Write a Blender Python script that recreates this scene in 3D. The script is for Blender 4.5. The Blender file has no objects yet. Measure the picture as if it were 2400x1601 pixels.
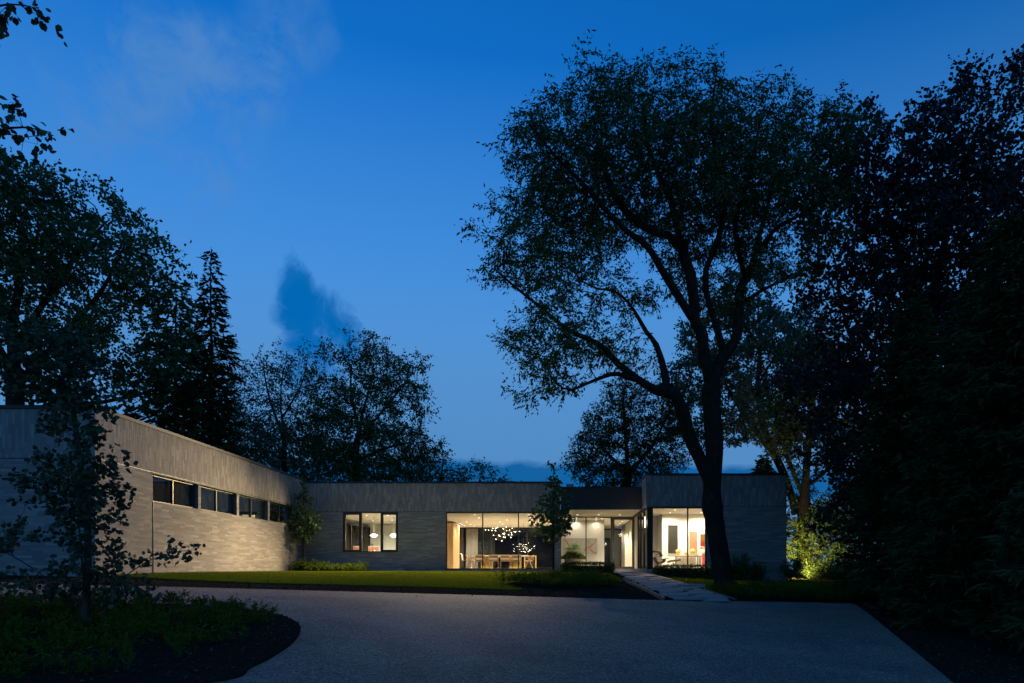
import bpy, math, random
import numpy as np
from mathutils import Vector, geometry

# ------------------------------------------------------------------ camera, sky, exposure
scene = bpy.context.scene
COL = scene.collection
F, CX, CY = 1600.0, 1315.0, 1335.0          # focal length and vanishing point, in pixels of the 2400 px wide photograph

cam_data = bpy.data.cameras.new('camera')
cam = bpy.data.objects.new('camera', cam_data)
COL.objects.link(cam)
cam_data.lens, cam_data.sensor_width = 24.0, 36.0
cam_data.shift_x, cam_data.shift_y = -0.0479, 0.2227
cam_data.clip_start, cam_data.clip_end = 0.1, 3000
cam.location = (0, 0, 0)
cam.rotation_euler = (math.pi / 2, 0, 0)
scene.camera = cam

SKY_STRENGTH = 0.62
world = bpy.data.worlds.new('World')
scene.world = world
world.use_nodes = True
wn, wl = world.node_tree.nodes, world.node_tree.links
bg = wn['Background']
sky = wn.new('ShaderNodeTexSky')
sky.sky_type = 'NISHITA'
sky.sun_disc = False
sky.sun_elevation = math.radians(2.2)
sky.sun_rotation = math.radians(155)
sky.ozone_density = 6.0
sky.air_density = 1.0
sky.dust_density = 0.6
bg.inputs[1].default_value = SKY_STRENGTH

scene.view_settings.view_transform = 'Standard'
scene.view_settings.look = 'None'
scene.view_settings.exposure = 0.0
scene.view_settings.gamma = 1.0
scene.view_settings.use_curve_mapping = False
scene.render.engine = 'CYCLES'
scene.cycles.use_denoising = True
scene.cycles.max_bounces = 6
scene.cycles.diffuse_bounces = 3
scene.cycles.use_adaptive_sampling = True
scene.cycles.adaptive_threshold = 0.025
scene.cycles.glossy_bounces = 3
scene.cycles.transmission_bounces = 4
scene.cycles.transparent_max_bounces = 24
scene.cycles.sample_clamp_indirect = 4.0
scene.cycles.caustics_reflective = False
scene.cycles.caustics_refractive = False


def wmath(op, a, b=None, c=None, clamp=False):
    n = wn.new('ShaderNodeMath')
    n.operation = op
    n.use_clamp = clamp
    for i, v in enumerate((a, b, c)):
        if v is None:
            continue
        if isinstance(v, (int, float)):
            n.inputs[i].default_value = v
        else:
            wl.new(v, n.inputs[i])
    return n.outputs[0]


def wdot(v, d):
    n = wn.new('ShaderNodeVectorMath')
    n.operation = 'DOT_PRODUCT'
    wl.new(v, n.inputs[0])
    n.inputs[1].default_value = d
    return n.outputs['Value']


def wmix(fac, a, b):
    n = wn.new('ShaderNodeMix')
    n.data_type = 'RGBA'
    wl.new(fac, n.inputs[0])
    for i, v in ((6, a), (7, b)):
        if isinstance(v, tuple):
            n.inputs[i].default_value = v + (1,)
        else:
            wl.new(v, n.inputs[i])
    return n.outputs[2]


tc = wn.new('ShaderNodeTexCoord')
DIR = tc.outputs['Generated']
wnz = wn.new('ShaderNodeTexNoise')
wnz.inputs['Scale'].default_value = 15.0
wnz.inputs['Distortion'].default_value = 0.5
wnz.inputs['Detail'].default_value = 9
wnz.inputs['Roughness'].default_value = 0.62
wmap = wn.new('ShaderNodeMapping')
wmap.inputs['Location'].default_value = (2.9, 4.4, 6.1)
wl.new(DIR, wmap.inputs[0])
wl.new(wmap.outputs[0], wnz.inputs['Vector'])
wnz2 = wn.new('ShaderNodeTexNoise')
wnz2.inputs['Scale'].default_value = 7.0
wnz2.inputs['Detail'].default_value = 4
wl.new(wmap.outputs[0], wnz2.inputs['Vector'])
tint = wn.new('ShaderNodeMix')
tint.data_type = 'RGBA'
tint.blend_type = 'MULTIPLY'
tint.inputs[0].default_value = 1.0
wl.new(sky.outputs[0], tint.inputs[6])
tint.inputs[7].default_value = (.45, 1.08, .97, 1)
skycol = tint.outputs[2]
# pale evening haze that thickens towards the horizon, the same all round
sepz = wn.new('ShaderNodeSeparateXYZ')
wl.new(DIR, sepz.inputs[0])
elev = wmath('ABSOLUTE', sepz.outputs[2])
hz = wmath('SUBTRACT', 1.0, wmath('DIVIDE', elev, .60), clamp=True)
hz = wmath('MULTIPLY', hz, 1.9, clamp=True)
skycol = wmix(wmath('MULTIPLY', hz, .93), skycol, (0.092 / SKY_STRENGTH, 0.290 / SKY_STRENGTH, 0.64 / SKY_STRENGTH))
lowz = wmath('SUBTRACT', 1.0, wmath('DIVIDE', elev, .34), clamp=True)
skycol = wmix(wmath('MULTIPLY', lowz, .9), skycol, (0.085 / SKY_STRENGTH, 0.225 / SKY_STRENGTH, 0.44 / SKY_STRENGTH))


def cloud(px, py, sx, sy, ang, colour, amount, rough=0.9, gain=2.0, wisp=False):
    """a cloud in the sky round a compass direction: angular size sx, sy (radians), its edge torn by noise"""
    global skycol
    d0 = Vector(((px - CX) / F, 1.0, (CY - py) / F)).normalized()
    t1 = Vector((1, 0, 0)).cross(d0).cross(d0) * -1 if False else Vector((d0.y, -d0.x, 0)).normalized()
    t2 = t1.cross(d0) * -1
    t2 = d0.cross(t1) * -1 if d0.cross(t1).z < 0 else d0.cross(t1)
    ca, sa = math.cos(ang), math.sin(ang)
    u, v = t1 * ca + t2 * sa, t2 * ca - t1 * sa
    a = wmath('DIVIDE', wdot(DIR, u), sx)
    b = wmath('DIVIDE', wdot(DIR, v), sy)
    r2 = wmath('ADD', wmath('MULTIPLY', a, a), wmath('MULTIPLY', b, b))
    front = wmath('GREATER_THAN', wdot(DIR, d0), 0.0)
    if wisp:
        nn = wmath('MULTIPLY', wmath('SUBTRACT', wnz.outputs[0], 0.43), 4.5, clamp=True)
        n2 = wmath('MULTIPLY', wmath('SUBTRACT', wnz2.outputs[0], 0.25), 2.6, clamp=True)
        m = wmath('MULTIPLY', wmath('SUBTRACT', 1.0, r2, clamp=True), wmath('MULTIPLY', nn, n2))
        m = wmath('MULTIPLY', m, gain, clamp=True)
    else:
        nn = wmath('MULTIPLY', wmath('SUBTRACT', wnz.outputs[0], 0.5), rough * 4)
        nn = wmath('ADD', nn, wmath('MULTIPLY', wmath('SUBTRACT', wnz2.outputs[0], 0.5), rough * 2))
        m = wmath('ADD', wmath('SUBTRACT', 1.0, r2), nn)
        m = wmath('MULTIPLY', m, gain * 0.5, clamp=True)
    m = wmath('MULTIPLY', wmath('MULTIPLY', m, front), amount, clamp=True)
    skycol = wmix(m, skycol, colour)


S = 1 / SKY_STRENGTH
PINK = (0.085 * S, 0.245 * S, 0.57 * S)
DARK = (0.0 * S, 0.135 * S, 0.46 * S)
cloud(380, 290, .12, .13, 0.0, PINK, .60, gain=2.0, wisp=True)
cloud(560, 170, .075, .050, -.4, PINK, .55, gain=2.0, wisp=True)
cloud(675, 60, .055, .055, .4, PINK, .55, gain=2.0, wisp=True)
cloud(765, 85, .018, .013, -.5, PINK, .35, .9, 1.0)
cloud(695, 690, .026, .055, 0.25, DARK, .9, .8, 2.2)
cloud(745, 770, .048, .068, 0.75, DARK, .94, .8, 2.4)
cloud(800, 800, .035, .040, 0.8, DARK, .9, .8, 2.2)
cloud(730, 850, .055, .050, 0.2, DARK, .9, .8, 2.2)
cloud(1240, 1130, .75, .032, 0.0, (0.004 * S, 0.115 * S, 0.35 * S), .97, .35, 4.0)
cloud(1390, 1030, .04, .008, 0.1, (0.02 * S, 0.13 * S, 0.40 * S), .6, .5, 2.0)
wl.new(skycol, bg.inputs[0])

# ------------------------------------------------------------------ helpers
rng = np.random.default_rng(7)
random.seed(7)
ORG = {}


def P(x, y, Y):
    """a point of the place at distance Y that the photograph shows at pixel (x, y)"""
    return np.array(((x - CX) * Y / F, Y, (CY - y) * Y / F))


def tag(o, label=None, cat=None, group=None, kind=None):
    if label:
        o['label'] = label
    if cat:
        o['category'] = cat
    if group:
        o['group'] = group
    if kind:
        o['kind'] = kind
    return o


def thing(name, loc, label, cat, group=None, kind=None):
    o = bpy.data.objects.new(name, None)
    COL.objects.link(o)
    o.location = tuple(float(v) for v in loc)
    ORG[o] = np.array(loc, float)
    return tag(o, label, cat, group, kind)


def link(name, me, mat, parent=None, org=None, smooth=False):
    o = bpy.data.objects.new(name, me)
    COL.objects.link(o)
    if mat is not None:
        me.materials.append(mat)
    if parent is not None:
        o.parent = parent
        ORG[o] = ORG[parent]
    else:
        org = np.zeros(3) if org is None else np.array(org, float)
        o.location = tuple(org)
        ORG[o] = org
    if smooth:
        me.shade_smooth()
    else:
        me.shade_flat()
    return o


def arrays(name, verts, polys, mat, parent=None, org=None, smooth=False):
    """verts (n,3); polys: list of integer arrays (m,k), one array per polygon size"""
    o0 = ORG[parent] if parent is not None else (np.zeros(3) if org is None else np.array(org, float))
    v = (np.asarray(verts, float) - o0).astype(np.float32)
    me = bpy.data.meshes.new(name)
    me.vertices.add(len(v))
    me.vertices.foreach_set('co', v.ravel())
    polys = [np.asarray(p, np.int32) for p in polys if len(p)]
    nl = sum(p.size for p in polys)
    me.loops.add(nl)
    me.loops.foreach_set('vertex_index', np.concatenate([p.ravel() for p in polys]))
    tot = np.concatenate([np.full(len(p), p.shape[1], np.int32) for p in polys])
    me.polygons.add(len(tot))
    st = np.concatenate([[0], np.cumsum(tot)[:-1]]).astype(np.int32)
    me.polygons.foreach_set('loop_start', st)
    try:
        me.polygons.foreach_set('loop_total', tot)
    except Exception:
        pass
    me.update(calc_edges=True)
    return link(name, me, mat, parent, org, smooth)


class MB:
    """collects shapes; build() links them as one mesh"""

    def __init__(self):
        self.v, self.f = [], []

    def add(self, vs, fs):
        b = len(self.v)
        self.v.extend([tuple(map(float, p)) for p in vs])
        self.f.extend([tuple(i + b for i in q) for q in fs])
        return self

    def box(self, x0, x1, y0, y1, z0, z1):
        vs = [(x, y, z) for z in (z0, z1) for y in (y0, y1) for x in (x0, x1)]
        return self.add(vs, [(0, 2, 3, 1), (4, 5, 7, 6), (0, 1, 5, 4), (2, 6, 7, 3), (0, 4, 6, 2), (1, 3, 7, 5)])

    def cbox(self, c, s, rz=0.0, tilt=0.0):
        """box by centre and size, tilted about local x then turned about z"""
        m = np.array([(x, y, z) for z in (-.5, .5) for y in (-.5, .5) for x in (-.5, .5)]) * np.array(s)
        ct, st = math.cos(tilt), math.sin(tilt)
        m = m @ np.array([[1, 0, 0], [0, ct, st], [0, -st, ct]])
        cz, sz = math.cos(rz), math.sin(rz)
        m = m @ np.array([[cz, sz, 0], [-sz, cz, 0], [0, 0, 1]])
        m = m + np.array(c)
        return self.add(m, [(0, 2, 3, 1), (4, 5, 7, 6), (0, 1, 5, 4), (2, 6, 7, 3), (0, 4, 6, 2), (1, 3, 7, 5)])

    def tube(self, pts, rad, n=6, cap=True):
        vs, fs = tube_arrays(np.array(pts, float), np.full(len(pts), rad) if np.isscalar(rad) else np.array(rad, float), n)
        k = len(pts)
        fs = [tuple(q) for q in fs]
        if cap:
            fs.append(tuple(range(n))[::-1])
            fs.append(tuple(range((k - 1) * n, k * n)))
        return self.add(vs, fs)

    def lathe(self, c, prof, n=16):
        vs, fs = [], []
        for r, z in prof:
            for i in range(n):
                a = 2 * math.pi * i / n
                vs.append((c[0] + r * math.cos(a), c[1] + r * math.sin(a), c[2] + z))
        for k in range(len(prof) - 1):
            for i in range(n):
                j = (i + 1) % n
                fs.append((k * n + i, k * n + j, (k + 1) * n + j, (k + 1) * n + i))
        fs.append(tuple(range(n))[::-1])
        fs.append(tuple(range((len(prof) - 1) * n, len(prof) * n)))
        return self.add(vs, fs)

    def ball(self, c, r, n=6, m=4):
        prof = [(max(1e-4, r * math.sin(math.pi * k / m)), -r * math.cos(math.pi * k / m)) for k in range(m + 1)]
        return self.lathe(c, prof, n)

    def build(self, name, mat, parent=None, org=None, smooth=False):
        o0 = ORG[parent] if parent is not None else (np.zeros(3) if org is None else np.array(org, float))
        me = bpy.data.meshes.new(name)
        me.from_pydata([tuple(np.array(p) - o0) for p in self.v], [], self.f)
        me.update()
        return link(name, me, mat, parent, org, smooth)


def tube_arrays(p, r, n):
    k = len(p)
    t = np.gradient(p, axis=0) if k > 1 else np.array([[0, 0, 1.0]])
    t /= np.linalg.norm(t, axis=1, keepdims=True) + 1e-9
    ref = np.array((0.31, 0.87, 0.12))
    a = np.cross(t, ref)
    a /= np.linalg.norm(a, axis=1, keepdims=True) + 1e-9
    b = np.cross(t, a)
    ang = np.arange(n) * 2 * math.pi / n
    ring = a[:, None, :] * np.cos(ang)[None, :, None] + b[:, None, :] * np.sin(ang)[None, :, None]
    v = (p[:, None, :] + ring * r[:, None, None]).reshape(-1, 3)
    i = np.arange(k - 1)[:, None] * n
    j = np.arange(n)[None, :]
    j2 = (j + 1) % n
    f = np.stack([i + j, i + j2, i + n + j2, i + n + j], -1).reshape(-1, 4)
    return v, f


# ------------------------------------------------------------------ materials
def nodes_of(name):
    m = bpy.data.materials.new(name)
    m.use_nodes = True
    return m, m.node_tree.nodes, m.node_tree.links, m.node_tree.nodes['Principled BSDF']


def ramp(n, l, fac, stops):
    r = n.new('ShaderNodeValToRGB')
    e = r.color_ramp.elements
    while len(e) < len(stops):
        e.new(0.5)
    for q, (p, c) in zip(e, stops):
        q.position = p
        q.color = tuple(c) + (1,)
    l.new(fac, r.inputs[0])
    return r.outputs[0]


def noise(n, l, scale, detail=4, rough=.55, vec=None, kind='Object', dist=0.0):
    t = n.new('ShaderNodeTexCoord')
    z = n.new('ShaderNodeTexNoise')
    z.inputs['Scale'].default_value = scale
    z.inputs['Detail'].default_value = detail
    z.inputs['Roughness'].default_value = rough
    z.inputs['Distortion'].default_value = dist
    if vec is not None:
        mp = n.new('ShaderNodeMapping')
        mp.inputs['Scale'].default_value = vec
        l.new(t.outputs[kind], mp.inputs[0])
        l.new(mp.outputs[0], z.inputs['Vector'])
    else:
        l.new(t.outputs[kind], z.inputs['Vector'])
    return z.outputs[0]


def bump(n, l, b, h, strength, dist=.02):
    q = n.new('ShaderNodeBump')
    q.inputs['Strength'].default_value = strength
    q.inputs['Distance'].default_value = dist
    l.new(h, q.inputs['Height'])
    l.new(q.outputs[0], b.inputs['Normal'])


def mat_noise(name, c0, c1, scale=4, rough=.8, bumps=0.0, bscale=None, vec=None, metallic=0.0, dist=.02, lo=.3, hi=.7):
    m, n, l, b = nodes_of(name)
    l.new(ramp(n, l, noise(n, l, scale, vec=vec), [(lo, c0), (hi, c1)]), b.inputs['Base Color'])
    b.inputs['Roughness'].default_value = rough
    b.inputs['Metallic'].default_value = metallic
    if rough >= .9 and metallic == 0:
        b.inputs['Specular IOR Level'].default_value = .0
    if bumps:
        bump(n, l, b, noise(n, l, bscale or scale * 6, vec=vec), bumps, dist)
    return m


def mat_brick(name, cols, rough=.85):
    """tone picked per brick, for single bricks and for bricks joined in one mesh alike"""
    m, n, l, b = nodes_of(name)
    g = n.new('ShaderNodeNewGeometry')
    oi = n.new('ShaderNodeObjectInfo')
    s = n.new('ShaderNodeMath')
    s.operation = 'ADD'
    l.new(g.outputs['Random Per Island'], s.inputs[0])
    l.new(oi.outputs['Random'], s.inputs[1])
    fr = n.new('ShaderNodeMath')
    fr.operation = 'FRACT'
    l.new(s.outputs[0], fr.inputs[0])
    k = len(cols)
    c = ramp(n, l, fr.outputs[0], [(i / (k - 1), q) for i, q in enumerate(cols)])
    mx = n.new('ShaderNodeMix')
    mx.data_type = 'RGBA'
    mx.blend_type = 'MULTIPLY'
    mx.inputs[0].default_value = .5
    l.new(c, mx.inputs[6])
    l.new(ramp(n, l, noise(n, l, 22, 5, .6), [(.3, (.8, .8, .8)), (.7, (1.15, 1.15, 1.15))]), mx.inputs[7])
    l.new(mx.outputs[2], b.inputs['Base Color'])
    b.inputs['Roughness'].default_value = rough
    return m


def mat_leaf(name, c0, c1, c2, rough=.55, trans=.35):
    m, n, l, b = nodes_of(name)
    g = n.new('ShaderNodeNewGeometry')
    c = ramp(n, l, g.outputs['Random Per Island'], [(0, c0), (.6, c1), (1, c2)])
    l.new(c, b.inputs['Base Color'])
    b.inputs['Roughness'].default_value = rough
    b.inputs['Specular IOR Level'].default_value = .25 if rough < .85 else .0
    tr = n.new('ShaderNodeBsdfTranslucent')
    l.new(c, tr.inputs[0])
    mx = n.new('ShaderNodeMixShader')
    mx.inputs[0].default_value = trans
    l.new(b.outputs[0], mx.inputs[1])
    l.new(tr.outputs[0], mx.inputs[2])
    l.new(mx.outputs[0], n['Material Output'].inputs[0])
    return m


def mat_plain(name, c, rough=.6, metallic=0.0, var=.12, scale=6):
    return mat_noise(name, tuple(v * (1 - var) for v in c), tuple(min(1, v * (1 + var)) for v in c), scale, rough, metallic=metallic)


def mat_glow(name, c, strength):
    m, n, l, b = nodes_of(name)
    b.inputs['Base Color'].default_value = c + (1,)
    b.inputs['Emission Color'].default_value = c + (1,)
    b.inputs['Emission Strength'].default_value = strength
    return m


def mat_glass(name, tintc=(.95, .97, .96), ior=1.2):
    m, n, l, b = nodes_of(name)
    n.remove(b)
    t = n.new('ShaderNodeBsdfTransparent')
    t.inputs[0].default_value = tintc + (1,)
    g = n.new('ShaderNodeBsdfGlossy')
    g.inputs['Roughness'].default_value = .01
    fr = n.new('ShaderNodeFresnel')
    fr.inputs[0].default_value = ior
    mx = n.new('ShaderNodeMixShader')
    l.new(fr.outputs[0], mx.inputs[0])
    l.new(t.outputs[0], mx.inputs[1])
    l.new(g.outputs[0], mx.inputs[2])
    l.new(mx.outputs[0], n['Material Output'].inputs[0])
    return m


M = {}
M['brick'] = mat_brick('grey_long_brick', [(.20, .174, .158), (.22, .192, .174), (.29, .252, .224), (.235, .205, .185), (.35, .304, .27), (.24, .21, .188), (.21, .183, .166)])
M['brick_white'] = mat_brick('pale_interior_brick', [(.64, .61, .54), (.76, .73, .66), (.70, .67, .60)])
M['mortar'] = mat_noise('mortar', (.13, .125, .12), (.17, .165, .16), 12, .95)
M['coping'] = mat_plain('dark_metal_coping', (.012, .012, .014), .45, .3)
M['dark_panel'] = mat_plain('dark_bronze_panel', (.030, .026, .024), .5, .3)
M['bronze'] = mat_plain('bronze_frame', (.050, .040, .026), .42, .5)
M['bronze_dark'] = mat_plain('dark_bronze_frame', (.022, .018, .013), .45, .5)
M['door_frame'] = mat_plain('grey_bronze_door', (.11, .10, .085), .45, .3)
M['glass'] = mat_glass('window_glass')
M['dark_glass'] = mat_glass('night_window_glass', (.5, .52, .52), 1.15)
M['coated_glass'] = mat_glass('coated_strip_window_glass', (.8, .8, .78), 1.13)
M['white'] = mat_plain('white_plaster', (.76, .74, .70), .85, 0, .03, 3)
M['ceiling'] = mat_plain('ceiling_plaster', (.78, .75, .69), .9, 0, .02, 3)
M['grey_wall'] = mat_plain('grey_green_wall', (.42, .44, .40), .85, 0, .05)
M['roofing'] = mat_noise('roof_membrane', (.03, .03, .03), (.06, .06, .06), 3, .9)
M['floor'] = mat_noise('pale_floor', (.50, .43, .33), (.60, .52, .41), 3, .35, vec=(1, 6, 1))
M['concrete'] = mat_noise('concrete', (.24, .235, .22), (.33, .32, .30), 5, .85, .3)
M['oak'] = mat_noise('oak_veneer', (.42, .25, .12), (.55, .35, .18), 3, .45, .1, 20, vec=(6, 6, .5))
M['teak'] = mat_noise('teak', (.36, .19, .085), (.5, .28, .13), 6, .5, vec=(3, 3, .6))
M['cane'] = mat_noise('cane_webbing', (.5, .32, .16), (.62, .42, .24), 40, .7, .4, 90)
M['cream'] = mat_plain('cream_cushion', (.72, .66, .55), .9)
M['stone_top'] = mat_plain('pale_stone_top', (.75, .70, .60), .35)
M['yellow'] = mat_plain('yellow_lacquer', (.75, .52, .10), .4)
M['dark_wood'] = mat_noise('dark_walnut', (.030, .020, .014), (.055, .036, .024), 3, .5, vec=(8, 8, .4))
M['drape'] = mat_noise('grey_drape', (.16, .155, .14), (.24, .23, .21), 8, .95, .3, 20, vec=(4, 1, .1))
M['shade'] = mat_noise('roller_shade', (.035, .034, .032), (.05, .048, .045), 20, .9, .2, 60, vec=(1, 1, 14))
M['black'] = mat_plain('black_metal', (.012, .012, .012), .4, .5)
M['chrome'] = mat_plain('polished_steel', (.6, .6, .58), .18, .95)
M['bark'] = mat_noise('grey_bark', (.020, .015, .011), (.052, .040, .030), 3, .95, .9, 9, vec=(5, 5, .8), dist=.05)
M['bark_brown'] = mat_noise('brown_bark', (.05, .036, .024), (.11, .08, .052), 3, .95, .8, 9, vec=(5, 5, .8), dist=.05)
M['leaf_locust'] = mat_leaf('locust_leaf', (0.054, 0.076, 0.021), (0.081, 0.112, 0.033), (0.136, 0.154, 0.040))
M['leaf_maple'] = mat_leaf('copper_maple_leaf', (0.031, 0.022, 0.021), (0.047, 0.031, 0.029), (0.065, 0.049, 0.029), trans=.2)
M['leaf_green'] = mat_leaf('broad_leaf', (0.055, 0.088, 0.027), (0.078, 0.125, 0.039), (0.117, 0.172, 0.051))
M['leaf_grey'] = mat_leaf('grey_green_leaf', (0.068, 0.101, 0.060), (0.094, 0.135, 0.075), (0.135, 0.178, 0.094))
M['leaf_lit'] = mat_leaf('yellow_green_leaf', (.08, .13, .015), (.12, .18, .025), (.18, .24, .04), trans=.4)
M['leaf_katsura'] = mat_leaf('heart_leaf', (0.036, 0.057, 0.029), (0.052, 0.081, 0.039), (0.097, 0.106, 0.032), trans=.2)
M['needle'] = mat_leaf('spruce_needle', (0.034, 0.049, 0.018), (0.049, 0.070, 0.026), (0.070, 0.094, 0.034), rough=.9, trans=.1)
M['needle_olive'] = mat_leaf('hemlock_needle', (0.065, 0.069, 0.023), (0.090, 0.095, 0.029), (0.130, 0.130, 0.035), rough=.9, trans=.2)
M['cover'] = mat_leaf('ground_cover_leaf', (.045, .070, .010), (.065, .095, .014), (.095, .13, .022), rough=.9, trans=.25)
M['box_hedge'] = mat_leaf('yew_hedge_leaf', (0.039, 0.062, 0.013), (0.062, 0.094, 0.018), (0.104, 0.143, 0.026), trans=.15)
M['grass'] = mat_leaf('grass_blade', (.095, .115, .008), (.13, .15, .012), (.17, .185, .02), rough=1.0, trans=.2)
M['palm'] = mat_leaf('philodendron_leaf', (.08, .22, .05), (.16, .34, .10), (.34, .52, .26), trans=.3)
M['turf'] = mat_noise('turf', (.070, .086, .006), (.105, .122, .010), 30, .95, .5, 120)
M['soil'] = mat_noise('bark_mulch', (.024, .017, .012), (.062, .043, .032), 26, .95, 1.0, 45, dist=.05)
M['chip'] = mat_leaf('bark_chip', (.022, .015, .012), (.060, .042, .032), (.14, .10, .078), rough=.9, trans=0.0)
M['paver'] = mat_brick('bluestone_paver', [(.20, .165, .15), (.30, .25, .225), (.24, .20, .18)])
M['joint'] = mat_noise('dark_joint_gravel', (.010, .010, .008), (.025, .022, .018), 60, .95, .8, 120)
M['edging'] = mat_plain('steel_edging', (.32, .26, .20), .45, .4)
M['terracotta'] = mat_noise('sand_planter', (.34, .26, .17), (.42, .33, .22), 6, .8)
M['glow_lens'] = mat_glow('lit_lens', (1.0, .86, .62), 6.0)
M['glow_bulb'] = mat_glow('lit_bulb', (1.0, .88, .68), 25.0)
M['glow_shade'] = mat_glow('lit_shade', (1.0, .92, .78), 2.4)
M['brass'] = mat_plain('brass_rod', (.5, .36, .16), .3, .9)
M['tan_leather'] = mat_plain('tan_leather', (.22, .12, .04), .5)
M['bust'] = mat_plain('straw_bust', (.62, .46, .16), .6)


def mat_drive():
    m, n, l, b = nodes_of('exposed_aggregate')
    t = n.new('ShaderNodeTexCoord')
    v = n.new('ShaderNodeTexVoronoi')
    v.inputs['Scale'].default_value = 42
    l.new(t.outputs['Object'], v.inputs['Vector'])
    sep = n.new('ShaderNodeSeparateColor')
    l.new(v.outputs['Color'], sep.inputs[0])
    c = ramp(n, l, sep.outputs[0], [(0, (.14, .075, .052)), (.45, (.27, .15, .107)), (.8, (.38, .22, .16)), (1, (.56, .37, .29))])
    big = ramp(n, l, noise(n, l, .5, 6, .65, dist=.4), [(.3, (.62, .62, .64)), (.5, (.92, .92, .92)), (.72, (1.18, 1.16, 1.12))])
    mx = n.new('ShaderNodeMix')
    mx.data_type = 'RGBA'
    mx.blend_type = 'MULTIPLY'
    mx.inputs[0].default_value = 1
    l.new(c, mx.inputs[6])
    l.new(big, mx.inputs[7])
    # tyre-worn tracks swinging round the planting bed, broken by noise
    vm = n.new('ShaderNodeVectorMath')
    vm.operation = 'DISTANCE'
    mp = n.new('ShaderNodeMapping')
    mp.inputs['Scale'].default_value = (1, 1, 0)
    l.new(t.outputs['Object'], mp.inputs[0])
    l.new(mp.outputs[0], vm.inputs[0])
    vm.inputs[1].default_value = (-9.0, 8.0, 0)
    dv = n.new('ShaderNodeMath')
    dv.operation = 'DIVIDE'
    l.new(vm.outputs['Value'], dv.inputs[0])
    dv.inputs[1].default_value = 20.0
    K1, K0 = (1, 1, 1), (.80, .80, .81)
    tr = ramp(n, l, dv.outputs[0], [(.33, K1), (.348, K0), (.362, K0), (.38, K1), (.413, K1), (.43, K0), (.445, K0), (.465, K1), (.56, K1), (.585, (.87, .87, .87)), (.60, (.87, .87, .87)), (.63, K1)])
    m2 = n.new('ShaderNodeMix')
    m2.data_type = 'RGBA'
    m2.blend_type = 'MULTIPLY'
    l.new(ramp(n, l, noise(n, l, .8, 5, .7), [(.35, (0, 0, 0)), (.6, (1, 1, 1))]), m2.inputs[0])
    l.new(mx.outputs[2], m2.inputs[6])
    l.new(tr, m2.inputs[7])
    l.new(m2.outputs[2], b.inputs['Base Color'])
    b.inputs['Roughness'].default_value = .75
    b.inputs['Specular IOR Level'].default_value = .25
    bump(n, l, b, v.outputs['Distance'], .6, .012)
    return m


M['drive'] = mat_drive()


def mat_art(name, cols, scale, dist, seed, wave=False):
    m, n, l, b = nodes_of(name)
    if wave:
        t = n.new('ShaderNodeTexCoord')
        w = n.new('ShaderNodeTexWave')
        w.wave_type = 'RINGS'
        w.inputs['Scale'].default_value = scale
        w.inputs['Distortion'].default_value = dist
        w.inputs['Detail'].default_value = 1.5
        mp = n.new('ShaderNodeMapping')
        mp.inputs['Location'].default_value = (seed, seed * .3, seed * .7)
        l.new(t.outputs['Object'], mp.inputs[0])
        l.new(mp.outputs[0], w.inputs['Vector'])
        f = w.outputs['Fac']
    else:
        f = noise(n, l, scale, 3, .7, dist=dist)
    k = len(cols)
    l.new(ramp(n, l, f, [(.25 + .5 * i / (k - 1) if not wave else i / (k - 1), c) for i, c in enumerate(cols)]), b.inputs['Base Color'])
    b.inputs['Roughness'].default_value = .6
    return m


M['art_red'] = mat_art('red_speckled_canvas', [(.45, .30, .06), (.42, .08, .05), (.5, .2, .12), (.12, .16, .12), (.45, .12, .08)], 14, 1.0, 0)
M['art_brown'] = mat_art('brown_canvas', [(.13, .07, .01), (.16, .085, .012)], 4, 0, 0)
M['art_crimson'] = mat_plain('crimson_band', (.26, .01, .005), .6)
M['mirror_grey'] = mat_plain('smoked_mirror', (.10, .095, .08), .08, .6)
M['tray_red'] = mat_art('red_orange_pattern', [(.34, .10, .06), (.42, .24, .10), (.36, .13, .11), (.42, .32, .14)], 9, .5, 0)

# ------------------------------------------------------------------ ground
def plane_z(X, Y):
    return -1.496 - .0498 * np.clip(X, -30, 30) + .0631 * (np.clip(Y, -15, 80) - 9)


def gz(X, Y):
    k = .07
    a, c = plane_z(np.asarray(X, float), np.asarray(Y, float)), -.10
    return -k * np.log(np.exp(-a / k) + np.exp(-c / k))


def G(x, y):
    """the spot of the driveway's tilted plane that the photograph shows at pixel (x, y)"""
    Y = 2.064 / ((y - CY) / F - .0498 * (x - CX) / F + .0631)
    return ((x - CX) * Y / F, Y)


def spline(pts, n=12, closed=False):
    pts = [np.array(p, float) for p in pts]
    out, k = [], len(pts)
    for i in range(k if closed else k - 1):
        p0, p1, p2, p3 = (pts[(i - 1) % k] if closed or i > 0 else pts[i]), pts[i], pts[(i + 1) % k], (pts[(i + 2) % k] if closed or i + 2 < k else pts[(i + 1) % k])
        for t in np.arange(n) / n:
            out.append(.5 * (2 * p1 + (p2 - p0) * t + (2 * p0 - 5 * p1 + 4 * p2 - p3) * t * t + (3 * p1 - p0 - 3 * p2 + p3) * t ** 3))
    if not closed:
        out.append(pts[-1])
    return np.array(out)


def inside(poly, X, Y):
    poly = np.asarray(poly)
    r = np.zeros(np.shape(X), bool)
    j = len(poly) - 1
    for i in range(len(poly)):
        xi, yi = poly[i]
        xj, yj = poly[j]
        c = ((yi > Y) != (yj > Y)) & (X < (xj - xi) * (Y - yi) / (yj - yi + 1e-12) + xi)
        r ^= c
        j = i
    return r


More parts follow.
